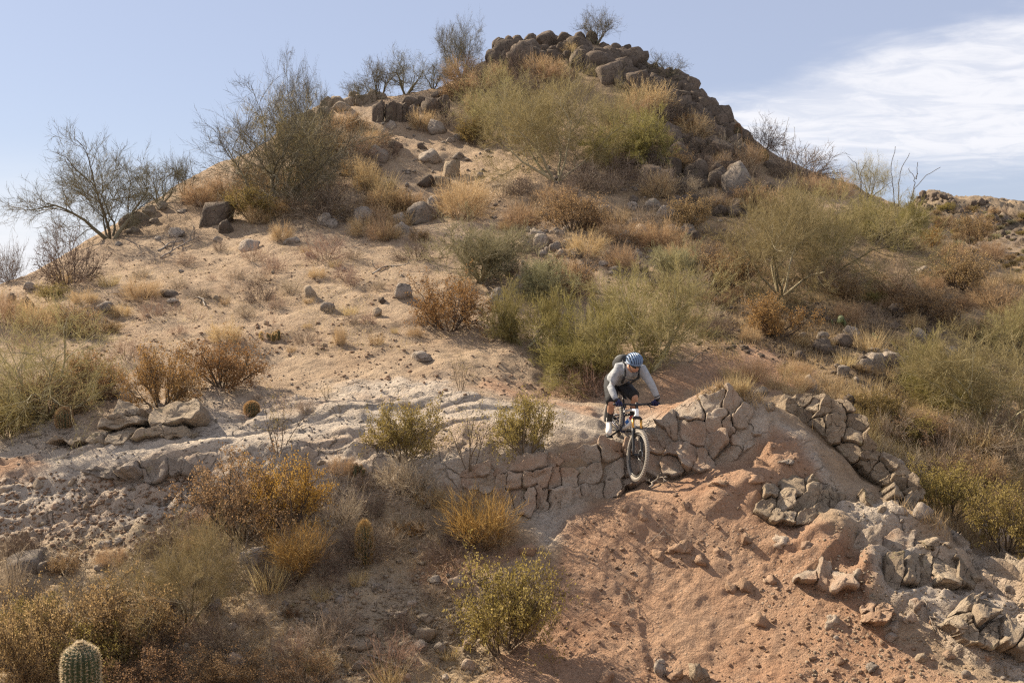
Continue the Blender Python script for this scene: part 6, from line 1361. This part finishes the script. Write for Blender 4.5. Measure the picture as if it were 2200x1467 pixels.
stones([(640,1280),(1000,1240),(1020,1467),(620,1467)], 34, 10, 24, ['tan', 'grey', 'red'], ['round', 'sharp', 'boxy'], 66, 'loose pale stone')
stones([(1840,1060),(2050,1160),(2200,1280),(2200,1340),(1980,1180),(1850,1110)], 12, 8, 16, ['tan', 'grey'], ['sharp', 'boxy'], 67, 'tan ridge stone')
stones([(1880,1270),(2210,1400),(2210,1467),(1700,1467)], 16, 10, 22, ['tan', 'dirt', 'grey'], ['round', 'lump'], 68, 'stone on the lower right slope')
stones([(1960,440),(2000,430),(2060,440),(2200,520),(2200,600),(2050,500)], 9, 6, 13, ['brown'], ['round', 'sharp', 'boxy'], 69, 'rock on the far right ridge')

# ------------------------------------------------------------------ uncountable cover: dry grass, twig litter, pebbles
def spread(n, poly, seed, thresh=None, fr=.6):
    r = np.random.default_rng(seed); poly_ = np.array(poly, float); lo, hi = poly_.min(0), poly_.max(0); x = r.uniform(lo[0], hi[0], n * 3); y = r.uniform(lo[1], hi[1], n * 3)
    m = inside(poly, x, y, 25) > r.uniform(0, 1, n * 3); H_ = hit(x[m][:n], y[m][:n])
    if thresh is not None: H_ = H_[fbm(H_[:, 0] * fr, H_[:, 1] * fr, seed=seed, oct=3) > thresh - r.uniform(0, .5, len(H_))]
    return H_, r
def grass_stuff(name, n, poly, L, w, mat, seed, thresh=.0, fr=.6, lean=.5):
    H_, r = spread(n, poly, seed, thresh, fr); d = nrm_(np.stack([r.normal(0, lean, len(H_)), r.normal(0, lean, len(H_)), np.ones(len(H_))], 1)); H_ = H_ - np.array([0, 0, .01])
    g = Geo(seed); g.slivers(np.stack([H_, H_ + d * (L * r.uniform(.4, 1.2, len(H_)))[:, None]], 1), w); obj(name, g.mesh(name, mat), kind='stuff')
grass_stuff('dry_grass', 90000, GRASSY[1], .22, .009, M_grass, 71, .42, .8)
grass_stuff('sparse_grass', 22000, [(-20,640),(300,500),(700,330),(1000,300),(1250,480),(1180,720),(700,770),(200,760),(0,720)], .10, .007, M_grass, 72, .35, .9)
grass_stuff('gully_grass', 40000, LIT[1], .15, .007, M_grass, 73, .05, 1.2, .8)
grass_stuff('ridge_grass', 14000, [(1820,860),(2000,900),(2220,1020),(2220,1180),(2080,1080),(1880,980)], .26, .008, M_grass, 74, -.1, 1.2)
def litter(name, n, poly, L, w, mat, seed, thresh):
    H_, r = spread(n, poly, seed, thresh, 1.3); a = r.uniform(0, 6.283, len(H_)); N_ = normal(H_[:, 0], H_[:, 1]); d = np.stack([np.cos(a), np.sin(a), r.uniform(-.05, .35, len(H_))], 1)
    d = nrm_(d - N_ * (d * N_).sum(1, keepdims=True) * .8); H_ = H_ + N_ * .012
    g = Geo(seed); g.ribbons(np.stack([H_, H_ + d * (L * r.uniform(.3, 1.2, len(H_)))[:, None] * .5 + r.normal(0, .01, H_.shape), H_ + d * (L * r.uniform(.8, 1.2, len(H_)))[:, None]], 1), w); obj(name, g.mesh(name, mat), kind='stuff')
litter('twig_litter', 16000, LIT[1], .22, .007, M_greybrush, 81, .1)
litter('dark_litter', 6000, LIT[1], .25, .008, M_dead, 82, .2)
litter('slope_litter', 8000, [(1400,420),(2200,560),(2200,1000),(1600,760),(1300,640)], .35, .012, M_dead, 83, .1)
def pebbles(name, n, poly, slo, shi, mat, seed, thresh=None):
    H_, r = spread(n, poly, seed, thresh, 1.0); s = slo + (shi - slo) * r.uniform(0, 1, len(H_)) ** 3
    base = ICO1[None] * (1 + r.normal(0, .16, (len(H_), len(ICO1), 1))) * (s[:, None] * r.uniform(.6, 1.2, (len(H_), 3)))[:, None, :] * np.array([1, 1, .7])
    V = (base + (H_ + np.array([0, 0, 1]) * s[:, None] * .2)[:, None]).reshape(-1, 3)
    Fq = (ICO1F[None] + (np.arange(len(H_)) * len(ICO1))[:, None, None]).reshape(-1, 3); obj(name, new_mesh(name, V, Fq, mat), kind='stuff')
pebbles('bank_gravel', 2200, [(-20,1030),(430,1010),(500,1130),(240,1210),(-20,1200)], .006, .04, M_rock_dirt, 91)
pebbles('gully_gravel', 2600, [(600,1250),(1060,1180),(1060,1500),(560,1500)], .008, .05, M_rock_tan, 92, .0)
pebbles('red_gravel', 5000, RED[0], .005, .034, M_rock_dirt, 93, -.1)
pebbles('summit_gravel', 1500, sp1, .03, .16, M_rock_brown, 99)
pebbles('ridge_gravel', 1600, [(1800,1050),(2210,1290),(2210,1470),(1700,1470),(1760,1200)], .006, .026, M_rock_tan, 94)
pebbles('slab_gravel', 1500, [(0,850),(700,780),(1200,850),(1200,960),(500,1000),(0,1000)], .006, .03, M_rock_grey, 95)
pebbles('slope_clods', 3600, [(-20,640),(240,540),(620,470),(880,540),(1000,480),(1100,620),(1180,760),(1240,860),(700,830),(200,800)], .008, .045, M_rock_dirt, 96, .15)
pebbles('hill_clods', 1500, [(560,400),(800,260),(1000,280),(1300,420),(1500,330),(1660,440),(1500,640),(1100,600),(900,500),(650,470)], .02, .13, M_rock_grey, 97, .1)
pebbles('right_clods', 2200, [(1500,640),(1950,640),(2150,760),(1960,840),(1700,770),(1500,740)], .015, .08, M_rock_brown, 98)
